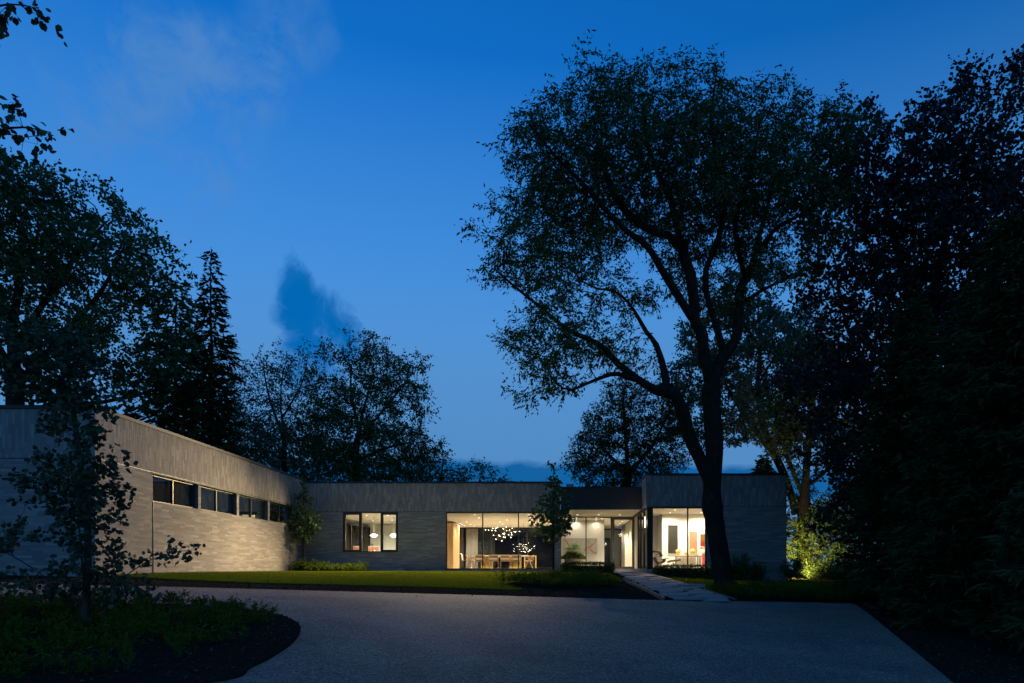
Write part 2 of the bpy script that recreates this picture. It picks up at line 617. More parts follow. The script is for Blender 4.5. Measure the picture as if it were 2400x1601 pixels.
def sheet(name, poly, lift, mat, step=.8, kind='structure', mound=0.0, thick=0.06, parent=None):
    """a sheet that follows the ground inside a plan polygon, with a small turned-down edge"""
    poly = np.asarray(poly, float)
    x0, y0 = poly.min(0)
    x1, y1 = poly.max(0)
    gx, gy = np.meshgrid(np.arange(x0 + step / 2, x1, step), np.arange(y0 + step / 2, y1, step))
    gx, gy = gx.ravel(), gy.ravel()
    k = inside(poly, gx, gy)
    pts = [Vector(p) for p in poly] + [Vector((a, b)) for a, b in zip(gx[k], gy[k])]
    n = len(poly)
    co, ed, fa = geometry.delaunay_2d_cdt(pts, [(i, (i + 1) % n) for i in range(n)], [list(range(n))], 1, 1e-5)[:3]
    co = np.array([tuple(c) for c in co])
    z = gz(co[:, 0], co[:, 1]) + lift
    if mound:
        d = np.min(np.linalg.norm(co[:, None, :] - poly[None, :, :], axis=2), axis=1)
        z = z + mound * np.clip(d / 1.5, 0, 1)
    v = np.column_stack([co, z])
    b = len(v)
    edge = np.column_stack([poly, gz(poly[:, 0], poly[:, 1]) + lift])
    low = edge - np.array((0, 0, thick))
    vv = np.vstack([v, edge, low])
    i = np.arange(n)
    j = (i + 1) % n
    side = np.stack([b + i, b + j, b + n + j, b + n + i], -1)
    tri = np.array([f for f in fa if len(f) == 3], np.int32)
    o = arrays(name, vv, [tri, side], mat, parent)
    if parent is None:
        o['kind'] = kind
    return o


xs = np.concatenate([np.linspace(-900, -60, 12), np.linspace(-55, 55, 90), np.linspace(60, 900, 12)])
ys = np.concatenate([np.linspace(-600, -20, 8), np.linspace(-15, 70, 80), np.linspace(80, 1500, 14)])
gx, gy = np.meshgrid(xs, ys)
gv = np.column_stack([gx.ravel(), gy.ravel(), gz(gx, gy).ravel() - .05])
w_ = len(xs)
ii, jj = np.meshgrid(np.arange(len(ys) - 1), np.arange(w_ - 1), indexing='ij')
q0 = (ii * w_ + jj).ravel()
arrays('ground', gv, [np.stack([q0, q0 + 1, q0 + w_ + 1, q0 + w_], -1)], M['soil'], smooth=True)['kind'] = 'structure'

far_edge = [(-30.0, 15.0), (-20.0, 16.4), G(100, 1368), G(350, 1374), G(765, 1385), G(1200, 1397), G(1560, 1407), G(1720, 1409), G(1900, 1412), G(1985, 1414)]
corner = spline([G(1985, 1414), G(2003, 1416), G(2016, 1424), G(2040, 1441)], 6)
drive_poly = np.vstack([spline(far_edge, 8)[:-1], corner, [G(2235, 1601), (3.6, 2.0), (1.5, -6.0), (-6.0, -6.5), (-12, -3), (-30, 2.0)]])
sheet('driveway', drive_poly, .0, M['drive'], .9)
# saw-cut joints in the drive
jt = MB()
for (a, b) in ((G(1245, 1398), G(1122, 1601)), (G(1122, 1601), (-1.0, 3.0))):
    a, b = np.array(a), np.array(b)
    nrm = np.array((-(b - a)[1], (b - a)[0]))
    nrm = nrm / np.linalg.norm(nrm) * .004
    vs = []
    for t in np.linspace(0, 1, 8):
        p = a + (b - a) * t
        for s in (-1, 1):
            q = p + nrm * s
            vs.append((q[0], q[1], float(gz(q[0], q[1])) + .004))
    jt.add(vs, [(2 * i, 2 * i + 1, 2 * i + 3, 2 * i + 2) for i in range(7)])
jt.build('pavement_joint_line', mat_noise('joint_sealant', (.05, .04, .035), (.09, .07, .06), 8, .8))['kind'] = 'structure'

isl_pts = [G(495, 1601), G(590, 1565), G(650, 1534), G(692, 1502), G(704, 1476), G(690, 1458), G(640, 1441), G(520, 1425), G(355, 1418), G(150, 1420), (-13.5, 13.2), (-16.5, 11.0), (-17.0, 7.5), (-14, 4.5), (-9.5, 4.6), (-6.2, 6.2)]
island = spline(isl_pts, 8, True)
sheet('planting_bed_soil', island, .035, M['soil'], .4, mound=.10)

lawn_a = np.vstack([spline([(-13.5, 20.3), G(400, 1355), G(600, 1364), G(800, 1369), G(1000, 1374), G(1150, 1379), G(1200, 1381)], 6),
                    spline([(-1.2, 22.0), (-1.9, 23.3), (-1.6, 24.6)], 5),
                    [(0.4, 25.2), (1.6, 26.6), (2.62, 27.4), (2.55, 29.5), (2.3, 33.2), (0.2, 34.2), (-.3, 35.9), (-8.0, 35.9), (-8.1, 34.4), (-13.4, 34.2)]])
lawn_b = np.array([(5.0, 25.3), (6.2, 24.6), (8.2, 25.0), (10.0, 25.6), (11.8, 26.0), (13.0, 29.0), (13.2, 33.0), (12.0, 35.5), (10.9, 32.6), (4.5, 31.6), (4.45, 29.0)])
sheet('lawn', lawn_a, -.01, M['turf'], .7, thick=.04)
sheet('lawn', lawn_b, -.01, M['turf'], .7, thick=.04)


# ------------------------------------------------------------------ leaf, plant and tree builders
DIAMOND = np.array([(0, 0), (.45, .5), (1, 0), (.45, -.5)])
ROUND = np.array([(0, 0), (.22, .46), (.62, .44), (1, 0), (.62, -.44), (.22, -.46)])
LOBED = np.array([(0, 0), (.15, .5), (.45, .28), (.6, .55), (1, 0), (.6, -.55), (.45, -.28), (.15, -.5)])
BLADE = np.array([(0, .5), (1, 0), (0, -.5)])


def unit(v):
    return v / (np.linalg.norm(v, axis=-1, keepdims=True) + 1e-9)


def leaf_faces(base, axis, side, length, width, shape):
    """one flat leaf for each row"""
    n, k = len(base), len(shape)
    u = shape[:, 0][None, :, None] * length[:, None, None]
    w = shape[:, 1][None, :, None] * width[:, None, None]
    nrm = np.cross(axis, side)
    bend = (shape[:, 0] ** 2)[None, :, None] * length[:, None, None] * -.12
    v = base[:, None, :] + axis[:, None, :] * u + side[:, None, :] * w + nrm[:, None, :] * bend
    return v.reshape(-1, 3), np.arange(n * k).reshape(n, k)


def sprays(pos, dirs, per, m, twig, size, aspect, droop, shape, r, spread=.8, jitter=.3, pinnate=False):
    """leafy sprays: per twigs at each position, m leaves along each twig"""
    n = len(pos) * per
    o = np.repeat(pos, per, 0) + r.normal(0, jitter, (n, 3))
    d = np.repeat(dirs, per, 0)
    t = unit(d * .5 + r.normal(0, spread, (n, 3)) + np.array((0, 0, -droop * .5)))
    s = np.repeat(o, m, 0) + np.repeat(t, m, 0) * (np.tile(np.linspace(0.1, 1, m), n) * twig)[:, None] * r.uniform(.7, 1.2, (n * m, 1))
    ax = unit(np.repeat(t, m, 0) * .5 + r.normal(0, .7, (n * m, 3)) + np.array((0, 0, -droop)))
    if pinnate:                             # leaflets set left and right along each twig, drooping
        sv = np.repeat(unit(np.cross(t, r.normal(0, .5, t.shape) + np.array((0, 0, 1)))), m, 0) * np.tile(np.where(np.arange(m) % 2, 1.0, -1.0), n)[:, None]
        ax = unit(np.repeat(t, m, 0) * .7 + sv * .8 + r.normal(0, .22, (n * m, 3)) + np.array((0, 0, -droop)))
    sd = unit(np.cross(ax, r.normal(0, 1, (n * m, 3))))
    L = size * r.uniform(.6, 1.3, n * m)
    return leaf_faces(s, ax, sd, L, L * aspect, shape)


def colonize(pos, par, att, D, di, dk, iters, r, trop=(0, 0, .05), wob=.25):
    pos, par = [np.array(p, float) for p in pos], list(par)
    A = np.array(att, float)
    PN = np.array(pos)
    bd = np.full(len(A), 1e9)
    bi = np.zeros(len(A), int)
    for s in range(0, len(PN), 400):
        dd = np.linalg.norm(A[:, None, :] - PN[None, s:s + 400, :], axis=2)
        k = dd.argmin(1)
        v = dd[np.arange(len(A)), k]
        u = v < bd
        bd[u], bi[u] = v[u], k[u] + s
    for it in range(iters):
        act = bd < di
        if not act.any():
            break
        idx, inv = np.unique(bi[act], return_inverse=True)
        dv = unit(A[act] - PN[bi[act]])
        acc = np.zeros((len(idx), 3))
        np.add.at(acc, inv, dv)
        d = unit(unit(acc) + r.normal(0, wob, acc.shape) + np.array(trop))
        new = PN[idx] + d * D
        keep = np.ones(len(new), bool)
        for q in range(len(new)):
            if np.min(np.sum((PN - new[q]) ** 2, axis=1)) < (.45 * D) ** 2:
                keep[q] = False
        if not keep.any():
            break
        new, idx = new[keep], idx[keep]
        b = len(PN)
        PN = np.vstack([PN, new])
        par.extend(idx.tolist())
        dd = np.linalg.norm(A[:, None, :] - new[None, :, :], axis=2)
        k = dd.argmin(1)
        v = dd[np.arange(len(A)), k]
        u = v < bd
        bd[u], bi[u] = v[u], k[u] + b
        alive = bd > dk
        A, bd, bi = A[alive], bd[alive], bi[alive]
        if len(A) < 5:
            break
    return PN, np.array(par)


def skeleton(limbs, D, radii=None):
    """limbs: list of (attach point or None, polyline); returns start nodes and parents"""
    pos, par, mn = [], [], []
    for li, (att, pl) in enumerate(limbs):
        pl = np.array(pl, float)
        pl = spline(pl, 6)
        seg = np.linalg.norm(np.diff(pl, axis=0), axis=1)
        cum = np.concatenate([[0], np.cumsum(seg)])
        n = max(2, int(cum[-1] / D) + 1)
        s = np.linspace(0, cum[-1], n)
        pp = np.column_stack([np.interp(s, cum, pl[:, k]) for k in range(3)])
        if not pos:
            prev = -1
        else:
            prev = int(np.argmin(np.sum((np.array(pos) - pp[0]) ** 2, axis=1)))
            pp = pp[1:]
        for k, p in enumerate(pp):
            pos.append(p)
            par.append(prev)
            prev = len(pos) - 1
            mn.append(0.0 if radii is None else radii[li][0] + (radii[li][1] - radii[li][0]) * (k / max(1, len(pp) - 1)) ** .8)
    return pos, par, np.array(mn)


def branches(pos, par, R, r0, flare=1.0, mn=None):
    """radius by the pipe model, then tubes along the chains"""
    n = len(pos)
    ch = [[] for _ in range(n)]
    for i, p in enumerate(par):
        if p >= 0:
            ch[p].append(i)
    cnt = np.zeros(n)
    for i in range(n - 1, -1, -1):
        cnt[i] = max(1.0, sum(cnt[c] for c in ch[i]))
    ex = math.log(max(2, cnt[0])) / math.log(R / r0)
    rad = r0 * cnt ** (1 / ex)
    if mn is not None:
        rad[:len(mn)] = np.maximum(rad[:len(mn)], mn)
        rr_ = np.random.default_rng(3)
        rad[:len(mn)] *= 1 + rr_.normal(0, .035, len(mn)) * (mn > 0)
    base_z = pos[0][2]
    if flare > 1:
        hgt = pos[:, 2] - base_z
        rad = rad * (1 + (flare - 1) * np.exp(-hgt / .35))
    V, Q, off = [], [], 0
    stack = [0]
    while stack:
        s = stack.pop()
        chain = [s]
        while ch[chain[-1]]:
            c = sorted(ch[chain[-1]], key=lambda q: -cnt[q])
            stack.extend(c[1:])
            chain.append(c[0])
        if par[s] >= 0:
            pts = np.vstack([pos[par[s]], pos[chain]])
            rr = np.concatenate([[min(rad[s], rad[par[s]])], rad[chain]])
        else:
            pts, rr = pos[chain], rad[chain]
        if len(pts) < 2:
            continue
        rr = rr.copy()
        rr[-1] *= .4
        ns = 10 if rr[0] > .2 else 7 if rr[0] > .08 else 5 if rr[0] > .03 else 3
        v, f = tube_arrays(pts, rr, ns)
        V.append(v)
        Q.append(f + off)
        off += len(v)
    return np.vstack(V), np.vstack(Q), rad, ch


def blob_points(blobs, n, r, shell=.0, clump=0.0):
    """points in a union of ellipsoids (centre, radii, weight)"""
    vol = np.array([b[1][0] * b[1][1] * b[1][2] * (b[2] if len(b) > 2 else 1) for b in blobs])
    out = []
    for b, k in zip(blobs, np.maximum(4, (n * vol / vol.sum())).astype(int)):
        u = unit(r.normal(0, 1, (k, 3)))
        rad = (shell ** 3 + (1 - shell ** 3) * r.random((k, 1))) ** (1 / 3)
        q = np.array(b[0]) + u * rad * np.array(b[1])
        if clump and k > 12:
            c = q[:max(2, k // 15)]
            q = np.vstack([c, c[r.integers(0, len(c), k - len(c))] + r.normal(0, clump, (k - len(c), 3)) * np.array((1, 1, .6))])
        out.append(q)
    return np.vstack(out)


def make_tree(name, limbs, blobs, natt, label, group=None, leaf=None, D=.45, di=3.5, dk=.6, R=.3, r0=.012, per=2, m=4, twig=.4,
              size=.13, aspect=.6, droop=.2, shape=DIAMOND, thr=.03, seed=1, bark='bark', shell=.3, spread=.8, jitter=.15, iters=140, trop=(0, 0, .05), flare=1.35, cat='tree', prune=1.0, clump=0.0, pinnate=False, radii=None):
    r = np.random.default_rng(seed)
    limbs = [(None, l) for l in limbs]
    pos, par, mn = skeleton(limbs, D, radii)
    att = blob_points(blobs, natt, r, shell, clump)
    pos, par = colonize(pos, par, att, D, di, dk, iters, r, trop)
    v, q, rad, ch = branches(pos, par, R, r0, flare, mn)
    base = np.array(pos[0])
    t = thing(name, base, label, cat, group)
    wood = arrays('trunk', v, [q], M[bark], t, smooth=True)
    thin = np.array([i for i in range(len(pos)) if rad[i] < thr and par[i] >= 0])
    if prune < 1:
        thin = thin[r.random(len(thin)) < prune]
    d = unit(pos[thin] - pos[par[thin]])
    lv, lf = sprays(pos[thin], d, per, m, twig, size, aspect, droop, shape, r, spread, jitter, pinnate)
    arrays('crown', lv, [lf], M[leaf], t)
    return t


def px_blobs(Y, items, depth=1.0, dz=0.0):
    """ellipsoids from pixel centres and pixel radii at distance Y; depth = depth radius over width radius"""
    out = []
    for it in items:
        x, y, rx, ry = it[:4]
        off = it[4] if len(it) > 4 else 0.0
        wgt = it[5] if len(it) > 5 else 1.0
        c = P(x, y, Y)
        c[1] += off
        out.append((c, (rx * Y / F, rx * Y / F * depth, ry * Y / F), wgt))
    return out


def make_spruce(name, base, H, Rad, label, group=None, leaf='needle', seed=1, tier=.42, start=.08, droop=.35, dens=1.0, power=.75, twig=.5, tw=.13, bark='bark_brown', R=None):
    r = np.random.default_rng(seed)
    base = np.array(base, float)
    t = thing(name, base, label, 'tree', group)
    top = base + np.array((0, 0, H))
    k = 14
    zz = np.linspace(0, 1, k)
    tp = base + np.column_stack([r.normal(0, .03, k) * (zz > 0), r.normal(0, .03, k) * (zz > 0), zz * H])
    R = R or H * .014
    tv, tq = tube_arrays(tp, R * (1 - zz * .97), 8)
    V, Q = [tv], [tq]
    off = len(tv)
    LB, LD, LL, LS = [], [], [], []
    z = start * H
    while z < H * .985:
        f = (z - start * H) / (H * (1 - start))
        ln = Rad * (1 - f) ** power * (.55 + .45 * min(1, f / .12 + .4))
        nb = max(3, int(6.5 * dens * (0.5 + 0.5 * (1 - f)) + r.random() * 2))
        a0 = r.random() * 6.28
        for i in range(nb):
            a = a0 + 6.283 * i / nb + r.normal(0, .25)
            L = ln * r.uniform(.6, 1.18) + .08
            h = np.array((math.cos(a), math.sin(a), 0))
            ns = 7
            s = np.linspace(0, 1, ns)
            p = base + np.array((0, 0, z)) + h * (s * L)[:, None] + np.array((0, 0, 1.0)) * (L * (-droop * s * (1.2 - .75 * s) + .25 * f * s))[:, None] + r.normal(0, .02 * L, (ns, 3)) * s[:, None]
            v, q = tube_arrays(p, (.012 + .010 * L) * (1 - .8 * s), 3)
            V.append(v)
            Q.append(q + off)
            off += len(v)
            m = max(3, int(L * 9 * dens))
            u = r.uniform(.12, 1.0, m)
            bp = np.column_stack([np.interp(u, s, p[:, c]) for c in range(3)])
            sg = r.choice([-1, 1], m)
            sidev = np.array((-h[1], h[0], 0))
            dv = unit(h * r.uniform(.4, 1.0, (m, 1)) + sidev * (sg * r.uniform(.2, 1.1, m))[:, None] + np.array((0, 0, 1)) * r.normal(-.28, .22, (m, 1)))
            LB.append(bp)
            LD.append(dv)
            LL.append(twig * (.45 + .55 * (1 - u * .6)) * r.uniform(.6, 1.3, m) * (.5 + .5 * min(1, L / 1.5)))
        z += tier * r.uniform(.75, 1.2) * (1 - .45 * f)
    B, Dv, L = np.vstack(LB), np.vstack(LD), np.concatenate(LL)
    up = unit(np.cross(Dv, r.normal(0, 1, Dv.shape)))
    arrays('trunk', np.vstack(V), [np.vstack(Q)], M[bark], t, smooth=True)
    # two crossed needle fans per twig, plus short side shoots
    v1, f1 = leaf_faces(B, Dv, up, L, tw * (L / twig) ** .3, DIAMOND)
    up2 = np.cross(Dv, up)
    v2, f2 = leaf_faces(B, Dv, up2, L, tw * (L / twig) ** .3, DIAMOND)
    reps = 3
    B3 = np.repeat(B, reps, 0) + np.repeat(Dv * L[:, None], reps, 0) * r.uniform(.15, .9, (len(B) * reps, 1))
    D3 = unit(np.repeat(Dv, reps, 0) + r.normal(0, .7, (len(B3), 3)))
    L3 = np.repeat(L, reps) * .42
    v3, f3 = leaf_faces(B3, D3, unit(np.cross(D3, r.normal(0, 1, D3.shape))), L3, np.full(len(L3), tw * .55), DIAMOND)
    arrays('crown', np.vstack([v1, v2, v3]), [np.vstack([f1, f2 + len(v1), f3 + len(v1) + len(v2)])], M[leaf], t)
    return t


def foliage(name, pts, nrm, size, aspect, mat, parent=None, org=None, shape=DIAMOND, seed=0, lift=.6, rnd=.7):
    r = np.random.default_rng(seed)
    ax = unit(nrm * lift + r.normal(0, rnd, pts.shape))
    L = size * r.uniform(.6, 1.4, len(pts))
    v, f = leaf_faces(pts, ax, unit(np.cross(ax, r.normal(0, 1, pts.shape))), L, L * aspect, shape)
    return arrays(name, v, [f], M[mat], parent, org)


def cover(name, poly, n, h, label, cat='ground cover', seed=0, stems=7, leaves=11, size=.085, aspect=.3, mat='cover', lift=.05, keep=None):
    """low leafy plants that stand so close nobody could count them"""
    r = np.random.default_rng(seed)
    poly = np.asarray(poly, float)
    a, b = poly.min(0), poly.max(0)
    xy = r.uniform(a, b, (n * 6, 2))
    xy = xy[inside(poly, xy[:, 0], xy[:, 1])]
    if keep is not None:
        xy = xy[keep(xy[:, 0], xy[:, 1], r)]
    xy = xy[:n]
    k = len(xy)
    hh = h * r.uniform(.4, 1.2, k) * (1 + .35 * np.sin(xy[:, 0] * 1.9 + 1.3 * np.sin(xy[:, 1] * 1.3)))
    base = np.column_stack([xy, gz(xy[:, 0], xy[:, 1]) + lift])
    sb = np.repeat(base, stems, 0) + np.column_stack([r.normal(0, .09, (k * stems, 2)), np.zeros(k * stems)])
    sd = unit(np.column_stack([r.normal(0, .42, (k * stems, 2)), np.ones(k * stems)]))
    sl = np.repeat(hh, stems) * r.uniform(.6, 1.1, k * stems)
    t = np.tile(np.linspace(.12, 1, leaves), k * stems)
    lb = np.repeat(sb, leaves, 0) + np.repeat(sd * sl[:, None], leaves, 0) * t[:, None]
    ax = unit(np.repeat(sd, leaves, 0) * .55 + np.column_stack([r.normal(0, .75, (len(lb), 2)), r.normal(.1, .3, len(lb))]))
    L = size * r.uniform(.6, 1.35, len(lb))
    v, f = leaf_faces(lb, ax, unit(np.cross(ax, r.normal(0, 1, lb.shape))), L, L * aspect, DIAMOND)
    # thin stems
    up = np.array((0.004, 0, 0))
    sv = np.stack([sb - up, sb + up, sb + sd * sl[:, None] + up * .3, sb + sd * sl[:, None] - up * .3], 1).reshape(-1, 3)
    sf = np.arange(len(sv)).reshape(-1, 4) + len(v)
    o = arrays(name, np.vstack([v, sv]), [f, sf], M[mat])
    return tag(o, label, cat, kind='stuff')


# ------------------------------------------------------------------ the house
XW, YW, YM = -13.59, 19.9, 36.0            # wing wall plane, wing front plane, main front plane
XR, YR, XR2 = 4.118, 32.8, 10.82           # right block: left face, front, right face
FL, CE = .05, 3.0                          # floor and ceiling levels
house = thing('house', (-4, 36, 0), 'long low grey brick house with lit windows and a flat dark-edged roof', 'house')
BR = []                                    # every facing brick: wall object, corners, screen size


def facade(O, U, L, N, z0, zs, z1, opens=(), seed=0, thick=.24, bricks=True, bmat='brick', name='wall', own=True):
    r = np.random.default_rng(seed)
    O, U, N = np.array(O, float), np.array(U, float), np.array(N, float)
    mb = MB()
    us = sorted({0.0, float(L)} | {float(o[0]) for o in opens} | {float(o[1]) for o in opens})
    for a, b in zip(us[:-1], us[1:]):
        mid = (a + b) / 2
        cuts = sorted([(o[2], o[3]) for o in opens if o[0] <= mid <= o[1]])
        z = z0
        segs = []
        for c in cuts:
            if c[0] > z:
                segs.append((z, c[0]))
            z = max(z, c[1])
        if z < z1:
            segs.append((z, z1))
        for (p, q) in segs:
            c8 = [O + U * u + np.array((0, 0, zz)) + N * d for zz in (p, q) for d in (-thick, 0) for u in (a, b)]
            mb.add(c8, [(0, 2, 3, 1), (4, 5, 7, 6), (0, 1, 5, 4), (2, 6, 7, 3), (0, 4, 6, 2), (1, 3, 7, 5)])
    w = mb.build(name, M['mortar'], house)
    if not bricks:
        return w

    def put(u0, u1, a, b):
        for o in opens:
            if u0 < o[1] - 1e-4 and u1 > o[0] + 1e-4 and a < o[3] - .01 and b > o[2] + .01:
                if a < o[2] - .02 or b > o[3] + .02:      # trimmed above or below the opening
                    if a < o[2] - .02:
                        put(u0, u1, a, o[2] - .004)
                    if b > o[3] + .02:
                        put(u0, u1, o[3] + .004, b)
                    return
                if u0 < o[0] - .03:
                    put(u0, o[0] - .003, a, b)
                if u1 > o[1] + .03:
                    put(o[1] + .003, u1, a, b)
                return
        d = r.uniform(.004, .0065)
        c = O + U * (u0 + u1) / 2 + np.array((0, 0, (a + b) / 2))
        fs = abs(np.dot(N, unit(c)))
        vis = 1.0 if abs(CX + c[0] / c[1] * F - 1200) < 1200 and np.dot(N, -c) > 0 and own else 0.0
        BR.append((w, u0, u1, a, b, d, O, U, N, vis * fs * (u1 - u0) * (b - a) / c[1] ** 2, bmat))

    if zs > z0 and zs < z1:                 # shadow gap between the two kinds of coursing
        g = MB()
        g.add([O + U * u + np.array((0, 0, z)) + N * q for z in (zs - .012, zs + .006) for q in (-.004, .001) for u in (.01, L - .01)],
              [(0, 2, 3, 1), (4, 5, 7, 6), (0, 1, 5, 4), (2, 6, 7, 3), (0, 4, 6, 2), (1, 3, 7, 5)])
        g.build('shadow_gap', M['black'], w)
    ch = .072
    z = z0
    while z < zs - .03:
        zt = min(z + ch, zs - .010)
        u = -r.uniform(0, .5)
        while u < L:
            ln = r.uniform(.32, .72)
            if min(L, u + ln) - max(0, u) > .03:
                put(max(0, u), min(L, u + ln) - .004, z, zt - .004)
            u += ln
        z += ch
    tw, th = .094, .40
    u, c = 0.0, 0
    while u < L - .02:
        z = zs - r.choice([0, .1, .2, .3])
        while z < z1:
            a, b = max(zs, z), min(z1, z + th)
            if b - a > .03:
                put(u, min(L, u + tw) - .006, a + (.008 if a == zs else .003), b - .004)
            z += th
        u += tw
    return w


OPEN_K = (803.5, 933.0, 1200.5, 1294.3)
OPEN_B = (1044.9, 1296.0, 1200.5, 1334.6)


def rect(px, Y, X0):
    return ((px[0] - CX) * Y / F - X0, (px[1] - CX) * Y / F - X0, (CY - px[3]) * Y / F, (CY - px[2]) * Y / F)


rk, rb = rect(OPEN_K, YM, XW), rect(OPEN_B, YM, XW)
wing_opens = []
for x0, x1 in ((358, 464.4), (471, 556), (560, 627), (632, 676)):
    y0, y1 = -XW * F / (CX - x0), -XW * F / (CX - x1)
    wing_opens.append((y0 - YW, y0 - YW + 2.84 if x1 != 676 else y0 - YW + 2.84, 2.27, 3.19))
w_mid = facade((XW, YM, 0), (1, 0, 0), -.05 - XW, (0, -1, 0), -.35, 3.05, 4.55, [rk, rb], 1)
w_wing = facade((XW, YW, 0), (0, 1, 0), YM - YW, (1, 0, 0), -.45, 3.25, 4.69, wing_opens, 2)
w_front = facade((-24, YW, 0), (1, 0, 0), 24 + XW, (0, -1, 0), -.45, 3.25, 4.69, [], 3)
SW = (1656 - CX) * YR / F - XR            # right edge of the corner window
w_right = facade((XR, YR, 0), (1, 0, 0), XR2 - XR, (0, -1, 0), -.9, 3.05, 4.53, [(-.01, SW, .02, 3.0)], 4)
w_fasc = facade((XR, 46, 0), (0, -1, 0), 46 - YR, (-1, 0, 0), 3.05, 3.05, 4.53, [], 5)
w_side = facade((XR2, YR, 0), (0, 1, 0), 13, (1, 0, 0), -.9, 3.05, 4.53, [], 6)
w_hall = facade((4.3, 50, 0), (0, -1, 0), 50 - 37.4, (-1, 0, 0), -.2, 3.05, 3.05, [], 7, .12, True, 'brick_white', own=False)
w_pier = facade((-.05, YM + 3.3, 0), (0, -1, 0), 3.3, (1, 0, 0), -.2, 3.04, 3.04, [], 8, .2, own=False)
# joint between the two brick blocks of the wing wall
MB().box(XW + .001, XW + .026, YW + wing_opens[0][0] - .012, YW + wing_opens[0][0] + .004, -.4, 2.26).build('joint_strip', M['black'], w_wing)

# the 300 bricks that show largest are pieces of their own, the rest one piece of facing per wall
order = sorted(range(len(BR)), key=lambda i: -BR[i][9])
big = set(order[:300])
ub = bpy.data.meshes.new('brick')
ub.from_pydata([(x, y, z) for z in (-.5, .5) for y in (0, 1) for x in (-.5, .5)], [], [(0, 2, 3, 1)[::-1], (4, 5, 7, 6), (0, 1, 5, 4)[::-1], (2, 6, 7, 3)[::-1], (0, 4, 6, 2)[::-1], (1, 3, 7, 5)[::-1]])
ub.materials.append(M['brick'])
rest = {}
for i, (w, u0, u1, a, b, d, O, U, N, s, bm) in enumerate(BR):
    if i in big:
        o = bpy.data.objects.new('brick', ub)
        COL.objects.link(o)
        o.parent = w
        c = O + U * (u0 + u1) / 2 + np.array((0, 0, (a + b) / 2)) - ORG[house]
        o.location = tuple(c)
        o.rotation_euler = (0, 0, math.atan2(U[1], U[0]) if abs(np.dot(np.array((-U[1], U[0], 0)), N) - 1) < .1 else math.atan2(-U[1], -U[0]))
        o.scale = (u1 - u0, d, b - a)
    else:
        rest.setdefault(w, []).append(i)
for w, ids in rest.items():
    V = np.zeros((len(ids), 8, 3))
    for k, i in enumerate(ids):
        _, u0, u1, a, b, d, O, U, N, s, bm = BR[i]
        V[k] = [O + U * u + np.array((0, 0, z)) + N * q for z in (a, b) for q in (-.002, d) for u in (u0, u1)]
    base = np.arange(len(ids))[:, None] * 8
    fc = np.array([(2, 6, 7, 3), (0, 1, 3, 2), (4, 6, 7, 5), (0, 2, 6, 4), (1, 5, 7, 3)])
    Q = (base[:, :, None] + fc[None]).reshape(-1, 4)
    arrays('brick_facing', V.reshape(-1, 3), [Q], M[BR[ids[0]][10]], w)['kind'] = 'stuff'


def part(name, mat, *boxes, parent=None):
    mb = MB()
    for b in boxes:
        mb.box(*b)
    return mb.build(name, M[mat], parent or house)


# roofs and copings
wing_roof = part('roof', 'roofing', (-24, XW - .24, YW + .24, 52, 4.40, 4.50))
part('coping', 'coping', (-24.05, XW + .045, YW - .045, YW + .26, 4.69, 4.79), (XW - .26, XW + .045, YW + .26, YM - .05, 4.69, 4.79), parent=wing_roof)
mid_roof = part('roof', 'roofing', (XW, -.29, YM + .24, 52, 4.30, 4.40))
part('coping', 'coping', (XW + .05, -.03, YM - .045, YM + .28, 4.55, 4.64), parent=mid_roof)
right_roof = part('roof', 'roofing', (XR + .24, XR2 - .24, YR + .24, 46, 4.30, 4.38))
part('coping', 'coping', (XR - .045, XR2 + .045, YR - .045, YR + .26, 4.53, 4.62), (XR - .045, XR + .24, YR + .26, 46, 4.53, 4.62), (XR2 - .24, XR2 + .045, YR + .26, 46, 4.53, 4.62), parent=right_roof)
# dark entrance canopy with upright seams
canopy = part('canopy', 'dark_panel', (-.02, XR - .03, 34.72, 52, 3.05, 4.16))
for k in range(42):
    x = .05 + k * (XR - .15) / 41
    MB().box(x, x + .022, 34.695, 34.722, 3.06, 4.15).build('seam_rib', M['dark_panel'], canopy)
part('coping', 'coping', (-.05, XR - .03, 34.68, 35.0, 4.16, 4.20), parent=canopy)
part('soffit', 'ceiling', (.02, XR - .05, 34.74, 39.2, 3.03, 3.052), parent=canopy)
part('chimney_box', 'concrete', (.3, .75, 40, 40.6, 4.0, 5.02))


